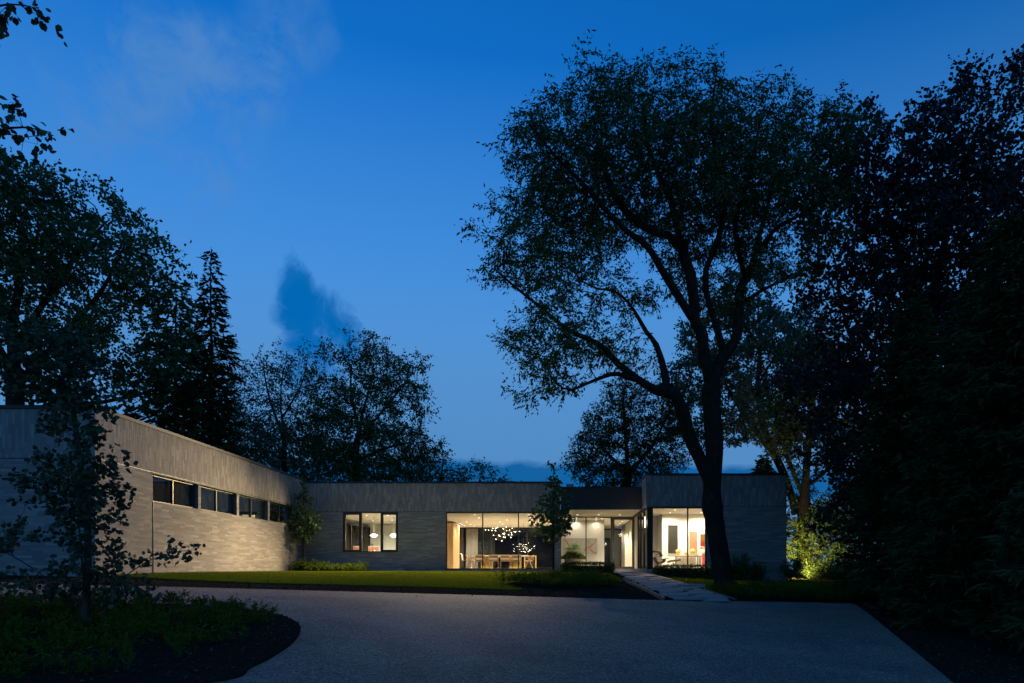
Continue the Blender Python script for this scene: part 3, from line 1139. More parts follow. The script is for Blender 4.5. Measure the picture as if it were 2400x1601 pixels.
def window(O, U, N, u0, u1, z0, z1, mull=(), fw=.05, dep=.10, back=.06, mat='bronze', sash=(), glass='glass', sfw=.085):
    """a framed window set back in its opening: outer frame, mullions, opening sashes, panes"""
    O, U, N = np.array(O, float), np.array(U, float), np.array(N, float)
    mb = MB()

    def slab(m, a, b, c, d, q0, q1):
        m.add([O + U * u + np.array((0, 0, z)) + N * q for z in (c, d) for q in (q0, q1) for u in (a, b)],
              [(0, 2, 3, 1), (4, 5, 7, 6), (0, 1, 5, 4), (2, 6, 7, 3), (0, 4, 6, 2), (1, 3, 7, 5)])

    f0, f1 = -back - dep, -back + .005
    slab(mb, u0, u1, z1 - fw, z1, f0, f1)
    slab(mb, u0, u1, z0, z0 + fw, f0, f1)
    slab(mb, u0, u0 + fw, z0 + fw, z1 - fw, f0, f1)
    slab(mb, u1 - fw, u1, z0 + fw, z1 - fw, f0, f1)
    w = mb.build('window', M[mat], house)
    for m in mull:
        q = MB()
        slab(q, m - .028, m + .028, z0 + fw, z1 - fw, f0 + .01, f1 - .003)
        q.build('mullion', M[mat], w)
    ed = [u0 + fw] + list(mull) + [u1 - fw]
    for k in range(len(ed) - 1):
        a, b = ed[k] + (.028 if k else 0), ed[k + 1] - (.028 if k < len(ed) - 2 else 0)
        c, d = z0 + fw, z1 - fw
        if k in sash:
            q = MB()
            g0, g1 = f0 + .02, f1 + .012
            slab(q, a, b, d - sfw, d, g0, g1)
            slab(q, a, b, c, c + sfw, g0, g1)
            slab(q, a, a + sfw, c + sfw, d - sfw, g0, g1)
            slab(q, b - sfw, b, c + sfw, d - sfw, g0, g1)
            q.build('sash', M[mat], w)
            a, b, c, d = a + sfw, b - sfw, c + sfw, d - sfw
        q = MB()
        slab(q, a, b, c, d, -back - .06, -back - .048)
        q.build('pane', M[glass], w)
    return w


OM, UM, NM = (XW, YM, 0), (1, 0, 0), (0, -1, 0)
window(OM, UM, NM, *rk, mull=[(846 - CX) * YM / F - XW, (892.5 - CX) * YM / F - XW], fw=.045, mat='bronze', sash=(0, 2))
window(OM, UM, NM, *rb, mull=[(1131 - CX) * YM / F - XW, (1215 - CX) * YM / F - XW], fw=.05)
for o in wing_opens:
    w = window((XW, YW, 0), (0, 1, 0), (1, 0, 0), *o, mull=[(o[0] + o[1]) / 2], fw=.045, back=.13, mat='bronze', glass='coated_glass')
window((XR, YR, 0), (1, 0, 0), (0, -1, 0), .02, SW, .02, 3.0, mull=[(1612.4 - CX) * YR / F - XR], fw=.06, back=.03, mat='bronze_dark')
part('corner_post', 'bronze_dark', (XR + .06, XR + .30, YR + .02, YR + .20, .02, 3.0))
window((XR + .06, 37.3, 0), (0, -1, 0), (-1, 0, 0), 0, 37.3 - YR - .3, .02, 3.0, mull=[1.1, 2.6], fw=.06, back=.0, mat='bronze_dark')
part('plinth', 'concrete', (XR - .02, XR + .3, YR - .04, 37.3, -.6, .02))

# entrance glazing and door
YG = 39.2
gx0, gx1 = -.04, (1433.4 - CX) * YG / F
dx1 = (1487.6 - CX) * YG / F
window((0, YG, 0), (1, 0, 0), (0, -1, 0), gx0, gx1, .03, 3.03, mull=[(1373.6 - CX) * YG / F], fw=.05, back=0, mat='bronze')
door = MB()
for b in ((gx1, dx1, YG, YG + .1, 2.86, 3.03), (gx1, gx1 + .17, YG, YG + .1, .03, 2.86), (dx1 - .15, dx1, YG, YG + .1, .03, 2.86), (gx1 + .17, dx1 - .15, YG, YG + .1, .03, .17)):
    door.box(*b)
door = door.build('door', M['door_frame'], house)
part('pane', 'glass', (gx1 + .17, dx1 - .15, YG + .04, YG + .052, .17, 2.86), parent=door)
part('handle', 'chrome', (gx1 + .10, gx1 + .13, YG - .06, YG - .03, .62, .98), (gx1 + .10, gx1 + .13, YG - .03, YG, .66, .69), (gx1 + .10, gx1 + .13, YG - .03, YG, .92, .95), parent=door)
part('threshold', 'concrete', (-.04, 4.3, 38.2, 39.3, -.25, .03))

# rooms
part('floor', 'floor', (XW + .3, 4.2, YM + .25, 50, -.1, FL), (4.35, XR2 - .3, YR + .25, 40, -.1, FL - .004))
part('ceiling', 'ceiling', (XW + .3, -.28, YM + .25, 49, CE, CE + .06), (0, 4.18, YG + .12, 50.2, CE, CE + .06), (4.44, XR2 - .25, YR + .26, 39, CE, CE + .06))
part('interior_wall', 'white', (-8.45, -8.25, YM + .25, 48.7, FL, CE))
part('interior_wall', 'white', (-.28, -.06, YM + 3.35, 48.7, FL, CE))
part('interior_wall', 'white', (-.28, -.26, YM + .25, YM + 3.35, FL, CE))
part('interior_wall', 'white', (-.05, 2.62, 41.4, 41.6, FL, CE))
part('interior_wall', 'grey_wall', (-.05, 4.36, 50.0, 50.2, FL, CE))
part('interior_wall', 'grey_wall', (XW + .25, -8.45, 44.6, 44.8, FL, CE))
part('interior_wall', 'white', (5.43, XR2 - .25, 36.7, 36.9, FL, CE))
part('interior_wall', 'white', (4.42, 5.42, 38.5, 38.7, FL, CE))
part('interior_wall', 'white', (5.43, 5.5, 36.9, 38.5, FL, CE))
part('interior_wall', 'white', (4.40, 4.46, 37.45, 38.5, FL, CE))
part('interior_wall', 'white', (XR2 - .30, XR2 - .25, YR + .26, 36.7, FL, CE))
part('interior_wall', 'white', (7.0, XR2 - .30, YR + .25, YR + .30, FL, CE))
# far glazed wall of the dining room with what is behind it
gw = MB()
for b in ((-8.2, -.3, 48.6, 48.7, 2.92, 3.0), (-7.25, -6.95, 48.6, 48.7, FL, 2.92), (-5.0, -4.9, 48.6, 48.7, FL, 2.92), (-2.45, -2.38, 48.6, 48.7, FL, 2.92), (-8.2, -.3, 48.6, 48.7, FL, .12)):
    gw.box(*b)
gw = gw.build('window', M['bronze_dark'], house)
for a, b in ((-8.2, -7.25), (-6.95, -5.0), (-4.9, -2.45), (-2.38, -.3)):
    part('pane', 'dark_glass', (a, b, 48.64, 48.65, .12, 2.92), parent=gw)
part('interior_wall', 'dark_wood', (-4.86, -.3, 50.2, 50.35, FL, 2.42))
part('interior_wall', 'grey_wall', (-8.2, -4.86, 50.6, 50.7, FL, CE))
part('interior_wall', 'grey_wall', (-4.86, -.3, 50.36, 50.5, FL, CE))
part('ceiling', 'grey_wall', (-8.2, -.3, 48.75, 50.7, CE, CE + .05))
part('wall', 'mortar', (-24, XR + .2, 52.0, 52.2, -.4, 4.4), (-24.2, -24.0, YW, 52.2, -.4, 4.69), (XR, XR2, 46.0, 46.2, -.9, 4.5))
# hall partition
hp = MB()
for b in ((2.7, 4.16, 46.9, 47.0, 2.72, 2.80), (4.05, 4.12, 46.9, 47.0, FL, 2.72)):
    hp.box(*b)
hp = hp.build('window', M['bronze_dark'], house)
part('pane', 'glass', (2.7, 4.05, 46.94, 46.95, FL, 2.72), parent=hp)
part('interior_wall', 'dark_wood', (2.9, 3.6, 49.8, 49.95, FL, 2.3))
# kitchen glazing on the wing side
kg = MB()
for b in ((-12.5, -12.42, 36.6, 44.5, 2.68, 2.76), (-12.5, -12.42, 44.4, 44.5, FL, 2.68), (-12.5, -12.42, 40.4, 40.47, FL, 2.68)):
    kg.box(*b)
kg = kg.build('window', M['bronze_dark'], house)
part('pane', 'dark_glass', (-12.47, -12.46, 36.6, 40.4, FL, 2.68), (-12.47, -12.46, 40.47, 44.4, FL, 2.68), parent=kg)
part('interior_wall', 'grey_wall', (XW + .25, XW + .35, YM + .25, 44.6, FL, CE))
part('counter', 'stone_top', (-12.3, -8.5, YM + .30, YM + .95, .88, .94), (-12.3, -8.5, YM + .34, YM + .92, FL, .88))
# wing interior: dark shades, one lit room
part('floor', 'floor', (-23.8, XW - .25, YW + .25, YM, .0, FL))
part('ceiling', 'ceiling', (-23.8, XW - .25, YW + .25, YM + 8, 3.22, 3.27))
part('interior_wall', 'white', (-17.6, -17.5, YW + .25, YM, FL, 3.22))
part('interior_wall', 'white', (-17.5, XW - .26, 28.6, 28.7, FL, 3.22))
part('interior_wall', 'white', (-17.5, XW - .26, YM - .1, YM, FL, 3.22))
for k, o in enumerate(wing_opens):
    mid = (o[0] + o[1]) / 2
    for a, b in ((o[0] + .06, mid - .03), (mid + .03, o[1] - .06)):
        low = 2.30 if k < 2 else 2.52
        part('roller_shade', 'shade', (XW - .30, XW - .29, YW + a, YW + b, low, 3.18))


# ------------------------------------------------------------------ lamps and furniture
def dup(root, delta, label=None):
    r = root.copy()
    COL.objects.link(r)
    r.location = tuple(np.array(root.location) + np.array(delta))
    if label:
        r['label'] = label
    for c in list(root.children):
        k = c.copy()
        COL.objects.link(k)
        k.parent = r
        for g in list(c.children):
            s = g.copy()
            COL.objects.link(s)
            s.parent = k
    return r


WARM = (1.0, .84, .60)


def lamp(kind, name, loc, power, parent, color=WARM, size=.05, **kw):
    d = bpy.data.lights.new(name, kind)
    d.energy = power
    d.color = color
    if kind in ('POINT', 'SPOT'):
        d.shadow_soft_size = size
    for k, v in kw.items():
        setattr(d, k, v)
    o = bpy.data.objects.new(name, d)
    COL.objects.link(o)
    o.parent = parent
    o.location = tuple(np.array(loc) - ORG[parent])
    return o


def downlight(p, power, label, group, angle=120):
    t = thing('ceiling_downlight', p, label, 'ceiling light', group)
    MB().lathe(p, [(.075, -.004), (.075, .0), (.055, .004)], 14).build('trim_ring', M['white'], t)
    MB().lathe(p, [(.052, -.007), (.052, -.005)], 12).build('lens', M['glow_lens'], t)
    lamp('SPOT', 'bulb', np.array(p) + np.array((0, 0, -.02)), power, t, size=.05, spot_size=math.radians(angle), spot_blend=.8)


def ceil_at(px, py, z=CE):
    Y = z * F / (CY - py)
    return ((px - CX) * Y / F, Y, z - .006)


for x, y in ((665, 240), (765, 308), (495, 397), (360, 432), (400, 455), (445, 475), (580, 445), (660, 487), (1370, 353), (1215, 397), (1272, 443), (1835, 243), (1880, 305), (1900, 353), (1865, 398), (1895, 445), (1910, 490)):
    downlight(ceil_at(1040 + x / 9.224, 1180 + y / 9.224), 480, 'small round recessed downlight in the dining room ceiling', 'dining room downlights', 150)
for x, y in ((655, 310), (645, 353), (1088, 310), (1200, 318), (1080, 352), (1393, 510)):
    downlight(ceil_at(1280 + x / 9.225, 1180 + y / 9.225), 36, 'small round recessed downlight in the hall ceiling', 'hall downlights', 165)
for xx in (-6.0, -2.5):  # lamps added so the space behind the back glass reads warm brown
    downlight((xx, 49.5, CE - .006), 130, 'dim added downlight beyond the dark back windows', 'added back room downlights', 120)
for yy in (40.6, 42.4, 44.2, 45.8):  # extra lamps added to brighten the brick wall behind the door
    downlight((3.8, yy, CE - .006), 800, 'small added downlight washing the pale brick wall past the door', 'added brick wall washers', 90)
for x, y, wh in ((833, 665, 'at the top of the middle pane'), (1090, 668, 'at the top of the right pane'), (915, 735, 'below the others in the middle pane'), (1145, 725, 'below the others in the right pane')):
    downlight(ceil_at(700 + x / 5.2275, 1080 + y / 5.2275), 900, 'small round kitchen ceiling downlight ' + wh, 'kitchen downlights', 165)
for x, y, wh in ((645, 272, 'nearest the glass'), (552, 324, 'above the lounge chair'), (1130, 324, 'nearest the crimson painting')):
    downlight(ceil_at(1500 + x / 7.84, 1160 + y / 7.84), 520, 'small round downlight in the study ceiling ' + wh, 'study downlights', 165)
for px, wh in ((1353.5, 'above the potted plant'), (1403, 'above the painting'), (1452.5, 'above the glass door')):
    downlight(((px - CX) * 37.7 / F, 37.7, 3.024), 130, 'round downlight in the entrance soffit ' + wh, 'entrance soffit downlights')

# dining table
Yt = 38.9
tx0, tx1 = P(1110.5, 0, Yt)[0], P(1238, 0, Yt)[0]
t = thing('dining_table', ((tx0 + tx1) / 2, Yt, FL), 'long pale stone dining table behind the big window', 'table')
MB().box(tx0, tx1, Yt - .5, Yt + .5, .74, .81).build('table_top', M['stone_top'], t)
for x in (tx0 + .75, tx1 - .75):
    MB().box(x - .32, x + .32, Yt - .22, Yt + .22, FL, .74).build('pedestal', M['yellow'], t)


def dining_chair(c, rz, label):
    """low armchair with cane seat and back on slanted A-shaped legs; faces +y before turning"""
    t = thing('dining_chair', (c[0], c[1], FL), label, 'chair', 'teak and cane chairs round the dining table')
    cz, sz = math.cos(rz), math.sin(rz)

    def W(p):
        return (c[0] + p[0] * cz - p[1] * sz, c[1] + p[0] * sz + p[1] * cz, FL + p[2])

    def bar(p, q, w=.022):
        m = MB()
        m.tube([W(p), W(q)], [w, w], 4)
        return m

    def pad(cc, s, tilt=0):
        m = MB()
        m.cbox(W(cc), s, rz, tilt)
        return m

    pad((0, .02, .42), (.46, .46, .035)).build('seat', M['cane'], t)
    pad((0, .02, .455), (.44, .42, .04)).build('seat_cushion', M['cream'], t)
    pad((0, -.24, .62), (.44, .03, .26), -.18).build('backrest', M['cane'], t)
    f = MB()
    for z, dy in ((.755, -.268), (.49, -.218)):
        f.cbox(W((0, dy, z)), (.50, .036, .04), rz)
    f.build('back_rail', M['teak'], t)
    for s in (-1, 1):
        bar((s * .245, -.06, .60), (s * .25, .22, 0), .024).build('leg', M['teak'], t)
        bar((s * .245, .02, .60), (s * .25, -.25, 0), .024).build('leg', M['teak'], t)
        m = MB()
        m.cbox(W((s * .25, -.01, .615)), (.055, .50, .03), rz)
        m.build('armrest', M['teak'], t)
        bar((s * .24, -.05, .42), (s * .24, -.275, .775), .02).build('back_post', M['teak'], t)
    return t


for px, lab in ((1126, 'leftmost of four cane-back chairs facing the table'), (1157.6, 'second from left of four cane-back chairs facing the table'), (1184, 'third from left of four cane-back chairs facing the table'), (1211, 'rightmost of four cane-back chairs facing the table')):
    c = P(px, 0, 37.9)
    dining_chair((c[0], 37.9), 0, lab)
dining_chair((P(1104, 0, 38.6)[0], 38.6), -math.pi / 2, 'cane chair at the left end of the dining table')
dining_chair((P(1239, 0, 38.6)[0], 38.6), math.pi / 2, 'cane chair at the right end of the dining table')
# sleek cantilever chair by the wood cabinet
c = P(1092, 0, 39.2)
t = thing('cantilever_chair', (c[0], 39.2, FL), 'pale S-shaped cantilever chair beside the oak cabinet', 'chair')
prof = np.array([(-.32, .86), (-.25, .80), (-.20, .50), (-.14, .46), (.10, .45), (.24, .42), (.30, .30), (.28, .08), (.22, .02), (-.30, .02)])
pv = spline(prof, 5)
vs, fs = [], []
for p in pv:
    for s in (-1, 1):
        vs.append((c[0] + p[0], 39.2 + s * .23, FL + p[1]))
k = len(pv)
sh = MB().add(vs, [(2 * i, 2 * i + 1, 2 * i + 3, 2 * i + 2) for i in range(k - 1)])
so = sh.build('seat_shell', M['stone_top'], t, smooth=True)
md = so.modifiers.new('thickness', 'SOLIDIFY')
md.thickness = .025

# chandelier over the table: bulbs on a web of thin rods
bulbs = [(903, 570), (970, 578), (1060, 540), (1043, 585), (1125, 543), (1158, 522), (1115, 588), (1285, 550), (1350, 512), (1360, 590), (1425, 578), (1482, 538), (1463, 632), (1470, 678), (1405, 675), (1525, 615), (1557, 615), (1637, 605), (1280, 655), (1315, 645), (1300, 668), (1075, 692), (1195, 690), (1213, 706), (1296, 732), (1330, 732), (1452, 737), (1130, 772), (1257, 808)]
r = np.random.default_rng(11)
bp = np.array([P(1040 + x / 9.224, 1180 + y / 9.224, 38.7 + r.uniform(-.3, .3)) for x, y in bulbs])
t = thing('chandelier', bp.mean(0), 'wide web chandelier of bright bulbs over the dining table', 'chandelier')
rods = MB()
for i in range(len(bp)):
    near = np.argsort(np.linalg.norm(bp - bp[i], axis=1))[1:4]
    for j in near:
        rods.tube([bp[i], bp[j]], [.006, .006], 3, False)
for q in (7, 8, 10):
    rods.tube([bp[q], (bp[q][0], bp[q][1], CE)], [.004, .004], 3, False)
rods.build('rod_web', M['brass'], t)
for b in bp:
    MB().ball(b, .0135, 8, 6).build('bulb', M['glow_bulb'], t, smooth=True)
# second chandelier, lower and farther back
c2 = P(1227, 1283, 44.0)
t = thing('chandelier', c2, 'smaller branching chandelier of tiny lights hanging low behind the table', 'chandelier')
stem = MB()
stem.tube([(c2[0], c2[1], c2[2] - .2), (c2[0], c2[1], CE)], [.008, .008], 5)
tips = []
for k in range(42):
    a, rr = r.uniform(0, 6.28), r.uniform(.15, .78) ** .8
    tip = c2 + np.array((math.cos(a) * rr, math.sin(a) * rr * .8, r.uniform(-.32, .30) * (1.1 - .4 * rr)))
    stem.tube([c2 + np.array((0, 0, -.2)), c2 + (tip - c2) * .6 + np.array((0, 0, .05)), tip], [.004, .004, .003], 3, False)
    tips.append(tip)
stem.build('stem', M['black'], t)
for k in tips:
    MB().ball(k, .008, 6, 4).build('bulb', M['glow_bulb'], t)


def pendant(px, py, Y, label):
    c = P(px, py, Y)
    t = thing('pendant_lamp', c, label, 'pendant lamp', 'layered white pendant lamps in the kitchen')
    MB().lathe(c, [(.03, .10), (.10, .085), (.21, .0), (.225, -.015), (.20, -.02)][::-1], 20).build('upper_shade', M['glow_shade'], t, smooth=True)
    MB().lathe(c, [(.12, -.02), (.15, -.045), (.13, -.085), (.09, -.11)][::-1], 20).build('lower_shade', M['glow_shade'], t, smooth=True)
    MB().lathe(c, [(.006, .10), (.006, CE - c[2] - .05)], 6).build('cord', M['white'], t)
    MB().lathe((c[0], c[1], CE - .06), [(.05, 0), (.05, .05)], 10).build('ceiling_rose', M['chrome'], t)
    lamp('POINT', 'bulb', c + np.array((0, 0, -.16)), 25, t, size=.08)


pendant(876.4, 1255, 39.0, 'white layered pendant lamp in the middle kitchen pane')
pendant(922.9, 1255, 39.0, 'white layered pendant lamp in the right kitchen pane')
c = P(815, 1283, 40.5)
t = thing('table_lamp', (c[0], c[1], .94), 'small glowing globe lamp low in the left kitchen pane', 'lamp')
MB().ball(c, .09, 10, 6).build('globe', M['glow_shade'], t, smooth=True)
MB().lathe((c[0], c[1], .94), [(.06, 0), (.02, .03), (.02, max(.05, c[2] - 1.03))], 10).build('stand', M['chrome'], t)
part('counter', 'stone_top', (-12.3, -8.6, 40.0, 41.0, .88, .94), (-12.2, -8.7, 40.05, 40.95, FL, .88))
# faucet
c = P(873.5, 1290, YM + .55)
t = thing('kitchen_faucet', (c[0], YM + .55, .94), 'polished gooseneck faucet behind the kitchen window', 'faucet')
MB().tube(spline([(c[0], YM + .55, .94), (c[0], YM + .55, 1.25), (c[0] - .05, YM + .6, 1.40), (c[0] - .1, YM + .68, 1.36), (c[0] - .12, YM + .7, 1.22)], 5), .013, 8).build('spout', M['chrome'], t, smooth=True)
MB().lathe((c[0] + .1, YM + .55, .94), [(.025, 0), (.022, .09), (.005, .1)], 10).build('lever', M['chrome'], t)
for (a, b, lab) in ((864, 888, 'red and orange patterned panel beyond the kitchen faucet'), (828, 844, 'red and orange patterned panel low in the left kitchen pane')):
    p, q = P(a, 1281, 40.2), P(b, 1292, 40.2)
    t = thing('patterned_panel', ((p[0] + q[0]) / 2, 40.2, .94), lab, 'panel')
    MB().box(p[0], q[0], 40.18, 40.21, .942, p[2]).build('panel_face', M['tray_red'], t)
    MB().box(p[0] - .02, q[0] + .02, 40.212, 40.23, .942, p[2] + .02).build('panel_back', M['white'], t)

# oak cabinet with grooves
t = thing('tall_cabinet', (-7.4, 43.3, FL), 'tall oak cabinet at the left side of the dining room', 'cabinet')
MB().box(-8.2, -6.66, 42.02, 44.6, FL, 2.86).build('carcass', M['oak'], t)
for k in range(3):
    y0 = 42.03 + k * .86
    MB().box(-6.657, -6.64, y0 + .01, y0 + .84, FL + .02, .95).build('cabinet_door', M['oak'], t)
    MB().box(-6.657, -6.64, y0 + .01, y0 + .84, .96, 2.84).build('cabinet_door', M['oak'], t)
for k in range(2):
    MB().box(-8.18 + k * .76, -7.45 + k * .76, 42.0, 42.017, FL + .02, 2.84).build('cabinet_door', M['oak'], t)
# drapes
t = thing('drapes', P(1104, 0, 48.3) * np.array((1, 1, 0)), 'grey floor-length drapes beside the dark back windows', 'drapes')
x0, x1 = P(1092, 0, 48.3)[0], P(1120, 0, 48.3)[0]
n = 60
uu = np.linspace(0, 1, n)
vs, fs = [], []
for u in uu:
    y = 48.35 + .05 * math.sin(u * 60)
    vs += [(x0 + (x1 - x0) * u, y, FL + .02), (x0 + (x1 - x0) * u, y, 2.9)]
MB().add(vs, [(2 * i, 2 * i + 2, 2 * i + 3, 2 * i + 1) for i in range(n - 1)]).build('cloth', M['drape'], t, smooth=True)
# yellow side cabinet at the table's far end
c = P(1243, 0, 40.6)
t = thing('side_cabinet', (c[0] + .2, 40.6, FL), 'open yellow side cabinet past the right end of the table', 'cabinet')
for b in ((c[0] - .35, c[0] - .31, .05, .78), (c[0] + .31, c[0] + .35, .05, .78)):
    MB().box(b[0], b[1], 40.3, 40.8, b[2], b[3]).build('side_panel', M['yellow'], t)
MB().box(c[0] - .35, c[0] + .35, 40.3, 40.8, .78, .82).build('top_panel', M['yellow'], t)
MB().box(c[0] - .31, c[0] + .31, 40.76, 40.8, .06, .78).build('back_panel', M['dark_wood'], t)


def framed(name, px, Y, label, face, frame='white', dep=.04, extra=None):
    a, b = P(px[0], px[2], Y), P(px[1], px[3], Y)
    t = thing(name, ((a[0] + b[0]) / 2, Y, b[2]), label, 'artwork')
    f = .025
    m = MB()
    m.box(a[0] - f, b[0] + f, Y - dep, Y, a[2], a[2] + f)
    m.box(a[0] - f, b[0] + f, Y - dep, Y, b[2] - f, b[2])
    m.box(a[0] - f, a[0], Y - dep, Y, b[2], a[2])
    m.box(b[0], b[0] + f, Y - dep, Y, b[2], a[2])
    m.build('frame', M[frame], t)
    MB().box(a[0], b[0], Y - dep * .6, Y - .004, b[2], a[2]).build('canvas', M[face], t)
    if extra:
        extra(t, a, b, Y - dep * .6)
    return t


def strokes(t, a, b, y):
    for k, (pts, w, col) in enumerate((([(1090, 765), (1040, 850), (960, 930), (870, 970), (820, 1030)], .085, (.50, .20, .06)), ([(930, 945), (970, 1010), (1030, 1060), (1090, 1070)], .075, (.48, .17, .08)), ([(870, 790), (920, 850), (905, 930)], .07, (.36, .42, .26)),
                                       ([(915, 780), (955, 850), (1000, 880), (1075, 800)], .055, (.40, .30, .36)), ([(380, 790), (450, 830), (500, 920), (620, 960)], .08, (.46, .20, .08)), ([(400, 1060), (500, 990), (600, 900), (700, 800)], .07, (.36, .40, .30)), ([(650, 1060), (720, 1000), (780, 960)], .06, (.42, .32, .26)))):
        c = spline([P(1280 + x / 9.225, 1180 + z / 9.225, y) for x, z in pts], 6)
        d = np.gradient(c, axis=0)
        n_ = np.column_stack([-d[:, 2], np.zeros(len(d)), d[:, 0]])
        n_ /= np.linalg.norm(n_, axis=1, keepdims=True)
        ww = w * (.35 + .65 * np.sin(np.linspace(.3, 2.9, len(c))))[:, None]
        yy = np.array((0, -.003 - .0012 * k, 0))
        vs = np.empty((2 * len(c), 3))
        vs[0::2], vs[1::2] = c + n_ * ww * .5 + yy, c - n_ * ww * .5 + yy
        MB().add(vs, [(2 * i, 2 * i + 1, 2 * i + 3, 2 * i + 2) for i in range(len(c) - 1)]).build('painted_band', mat_plain('paint_tone', col, .6, 0, .25, 9), t)


M['art_petal'] = mat_noise('pale_grey_canvas', (.40, .39, .37), (.52, .50, .46), 5, .7)
framed('wall_painting', (1318, 1399.5, 1262, 1299.5), 41.39, 'large pale painting with orange curved bands behind the potted plant', 'art_petal', extra=strokes)
framed('wall_mirror', (1565.3, 1588.6, 1231, 1297.8), 36.69, 'tall smoky grey glass panel on the study wall', 'mirror_grey')
framed('wall_painting', (1615.5, 1634, 1246, 1297.8), 36.69, 'tall red speckled painting on the study wall', 'art_red')


def crimson(t, a, b, y):
    MB().box(a[0] + .02, b[0] - .02, y - .006, y - .002, b[2] + .02, b[2] + (a[2] - b[2]) * .42).build('red_band', M['art_crimson'], t)


framed('wall_painting', (1641, 1654, 1252, 1281), 36.69, 'small brown and crimson painting at the study window edge', 'art_brown', extra=crimson)

# study: console tables, busts, lounge chair and ottoman
Yc = 36.2


def console(x0, x1, top, label, panel):
    t = thing('console_table', ((x0 + x1) / 2, Yc, FL), label, 'table')
    MB().box(x0, x1, Yc - .2, Yc + .25, top - .04, top).build('table_top', M['stone_top'], t)
    for x in (x0 + .02, x1 - .02):
        for y in (Yc - .18, Yc + .23):
            MB().box(x - .018, x + .018, y - .018, y + .018, FL, top - .04).build('leg', M['black'], t)
    m = MB()
    m.box(x0 + .04, x1 - .04, Yc - .19, Yc - .17, top - .08, top - .042)
    m.build('apron', M['black'], t)
    if panel:
        MB().box(x0 + .12, x1 - .12, Yc + .18, Yc + .2, FL, top - .1).build('modesty_panel', M['cream'], t)


TOP = P(0, 1301.3, Yc)[2]
console(P(1584, 0, Yc)[0], P(1638, 0, Yc)[0], TOP, 'long console table with pale top along the study wall', True)
console(P(1640, 0, Yc)[0], P(1668, 0, Yc)[0], TOP, 'short console table partly hidden by the window edge', False)


def bust(px, h, label):
    c = P(px, 0, Yc)
    c[2] = TOP
    t = thing('display_bust', c, label, 'bust', 'straw-coloured necklace busts on the console')
    s = h / .33
    prof = [(.095, .0), (.10, .02), (.125, .12), (.15, .19), (.145, .24), (.09, .275), (.05, .30), (.045, .33)]
    m = MB()
    m.lathe((0, 0, 0), [(a * s, b * s) for a, b in prof], 16)
    m.v = [(c[0] + x, c[1] + y * .45, c[2] + z) for x, y, z in m.v]
    m.build('torso', M['bust'], t, smooth=True)
    m = MB()
    m.tube([(c[0] + .085 * s * math.cos(a), c[1] - .05 * s - .02 * s * math.sin(a), c[2] + .2 * s - .07 * s * math.sin(a)) for a in np.linspace(0, math.pi, 9)], .006, 4)
    m.build('necklace', M['black'], t)


bust(1590, .34, 'leftmost tall straw-coloured bust on the console')
bust(1607, .20, 'small straw-coloured bust between two tall ones')
bust(1623.5, .35, 'tall straw-coloured bust in front of the red painting')
bust(1648.6, .20, 'small straw-coloured bust on the short console')

Yl = 34.3


def LP(zx, zy, dy=0.0):
    return P(1500 + zx / 7.84, 1160 + zy / 7.84, Yl) + np.array((0, dy, 0))


def shell_part(name, pts, half, mat, parent, th=.05):
    pts = spline([LP(*p) for p in pts], 5)
    vs = []
    k = len(pts)
    for p in pts:
        for s in (-1, 1):
            vs.append((p[0], p[1] + s * half, p[2]))
    m = MB().add(vs, [(2 * i, 2 * i + 1, 2 * i + 3, 2 * i + 2) for i in range(k - 1)])
    o = m.build(name, M[mat], parent, smooth=True)
    o.modifiers.new('thickness', 'SOLIDIFY').thickness = th
    return o


lc = LP(330, 1330)
lc[2] = FL
t = thing('lounge_chair', lc, 'tan leather lounge chair with tilted headrest in the study window', 'armchair')
shell_part('headrest', [(232, 1060), (300, 1058), (345, 1075), (372, 1140)], .3, 'tan_leather', t, .10)
shell_part('backrest', [(238, 1150), (262, 1210), (300, 1275)], .32, 'tan_leather', t, .10)
shell_part('seat', [(290, 1270), (370, 1268), (440, 1240), (470, 1185)], .32, 'tan_leather', t, .10)
shell_part('armrest', [(400, 1195), (450, 1182), (515, 1172)], .36, 'black', t, .03)
MB().tube([(lc[0], lc[1], FL), (lc[0], lc[1], LP(0, 1275)[2])], .03, 8).build('stem', M['black'], t)
for k in range(5):
    a = k * 1.2566
    MB().tube([(lc[0], lc[1], FL + .06), (lc[0] + .3 * math.cos(a), lc[1] + .3 * math.sin(a), FL + .02)], [.022, .014], 5).build('base_leg', M['black'], t)
oc = LP(610, 1330)
oc[2] = FL
t = thing('ottoman', oc, 'tan leather ottoman in front of the lounge chair', 'ottoman')
shell_part('cushion', [(520, 1250), (570, 1232), (660, 1222), (735, 1210)], .28, 'tan_leather', t, .10)
MB().tube([(oc[0], oc[1], FL), (oc[0], oc[1], LP(0, 1240)[2])], .03, 8).build('stem', M['black'], t)
for k in range(4):
    a = k * 1.571 + .4
    MB().tube([(oc[0], oc[1], FL + .06), (oc[0] + .25 * math.cos(a), oc[1] + .25 * math.sin(a), FL + .02)], [.022, .014], 5).build('base_leg', M['black'], t)
c = P(1655, 0, 35.2)
t = thing('folded_fabric', (c[0] - .05, 35.4, FL), 'upright rose-pink panel at the study window edge', 'panel')
MB().box(c[0] - .14, c[0] - .02, 35.3, 35.6, FL, .82).build('face', mat_plain('rose_pink', (.62, .10, .12), .7), t)
MB().box(c[0] - .15, c[0] - .01, 35.29, 35.61, .82, .85).build('cap', M['white'], t)
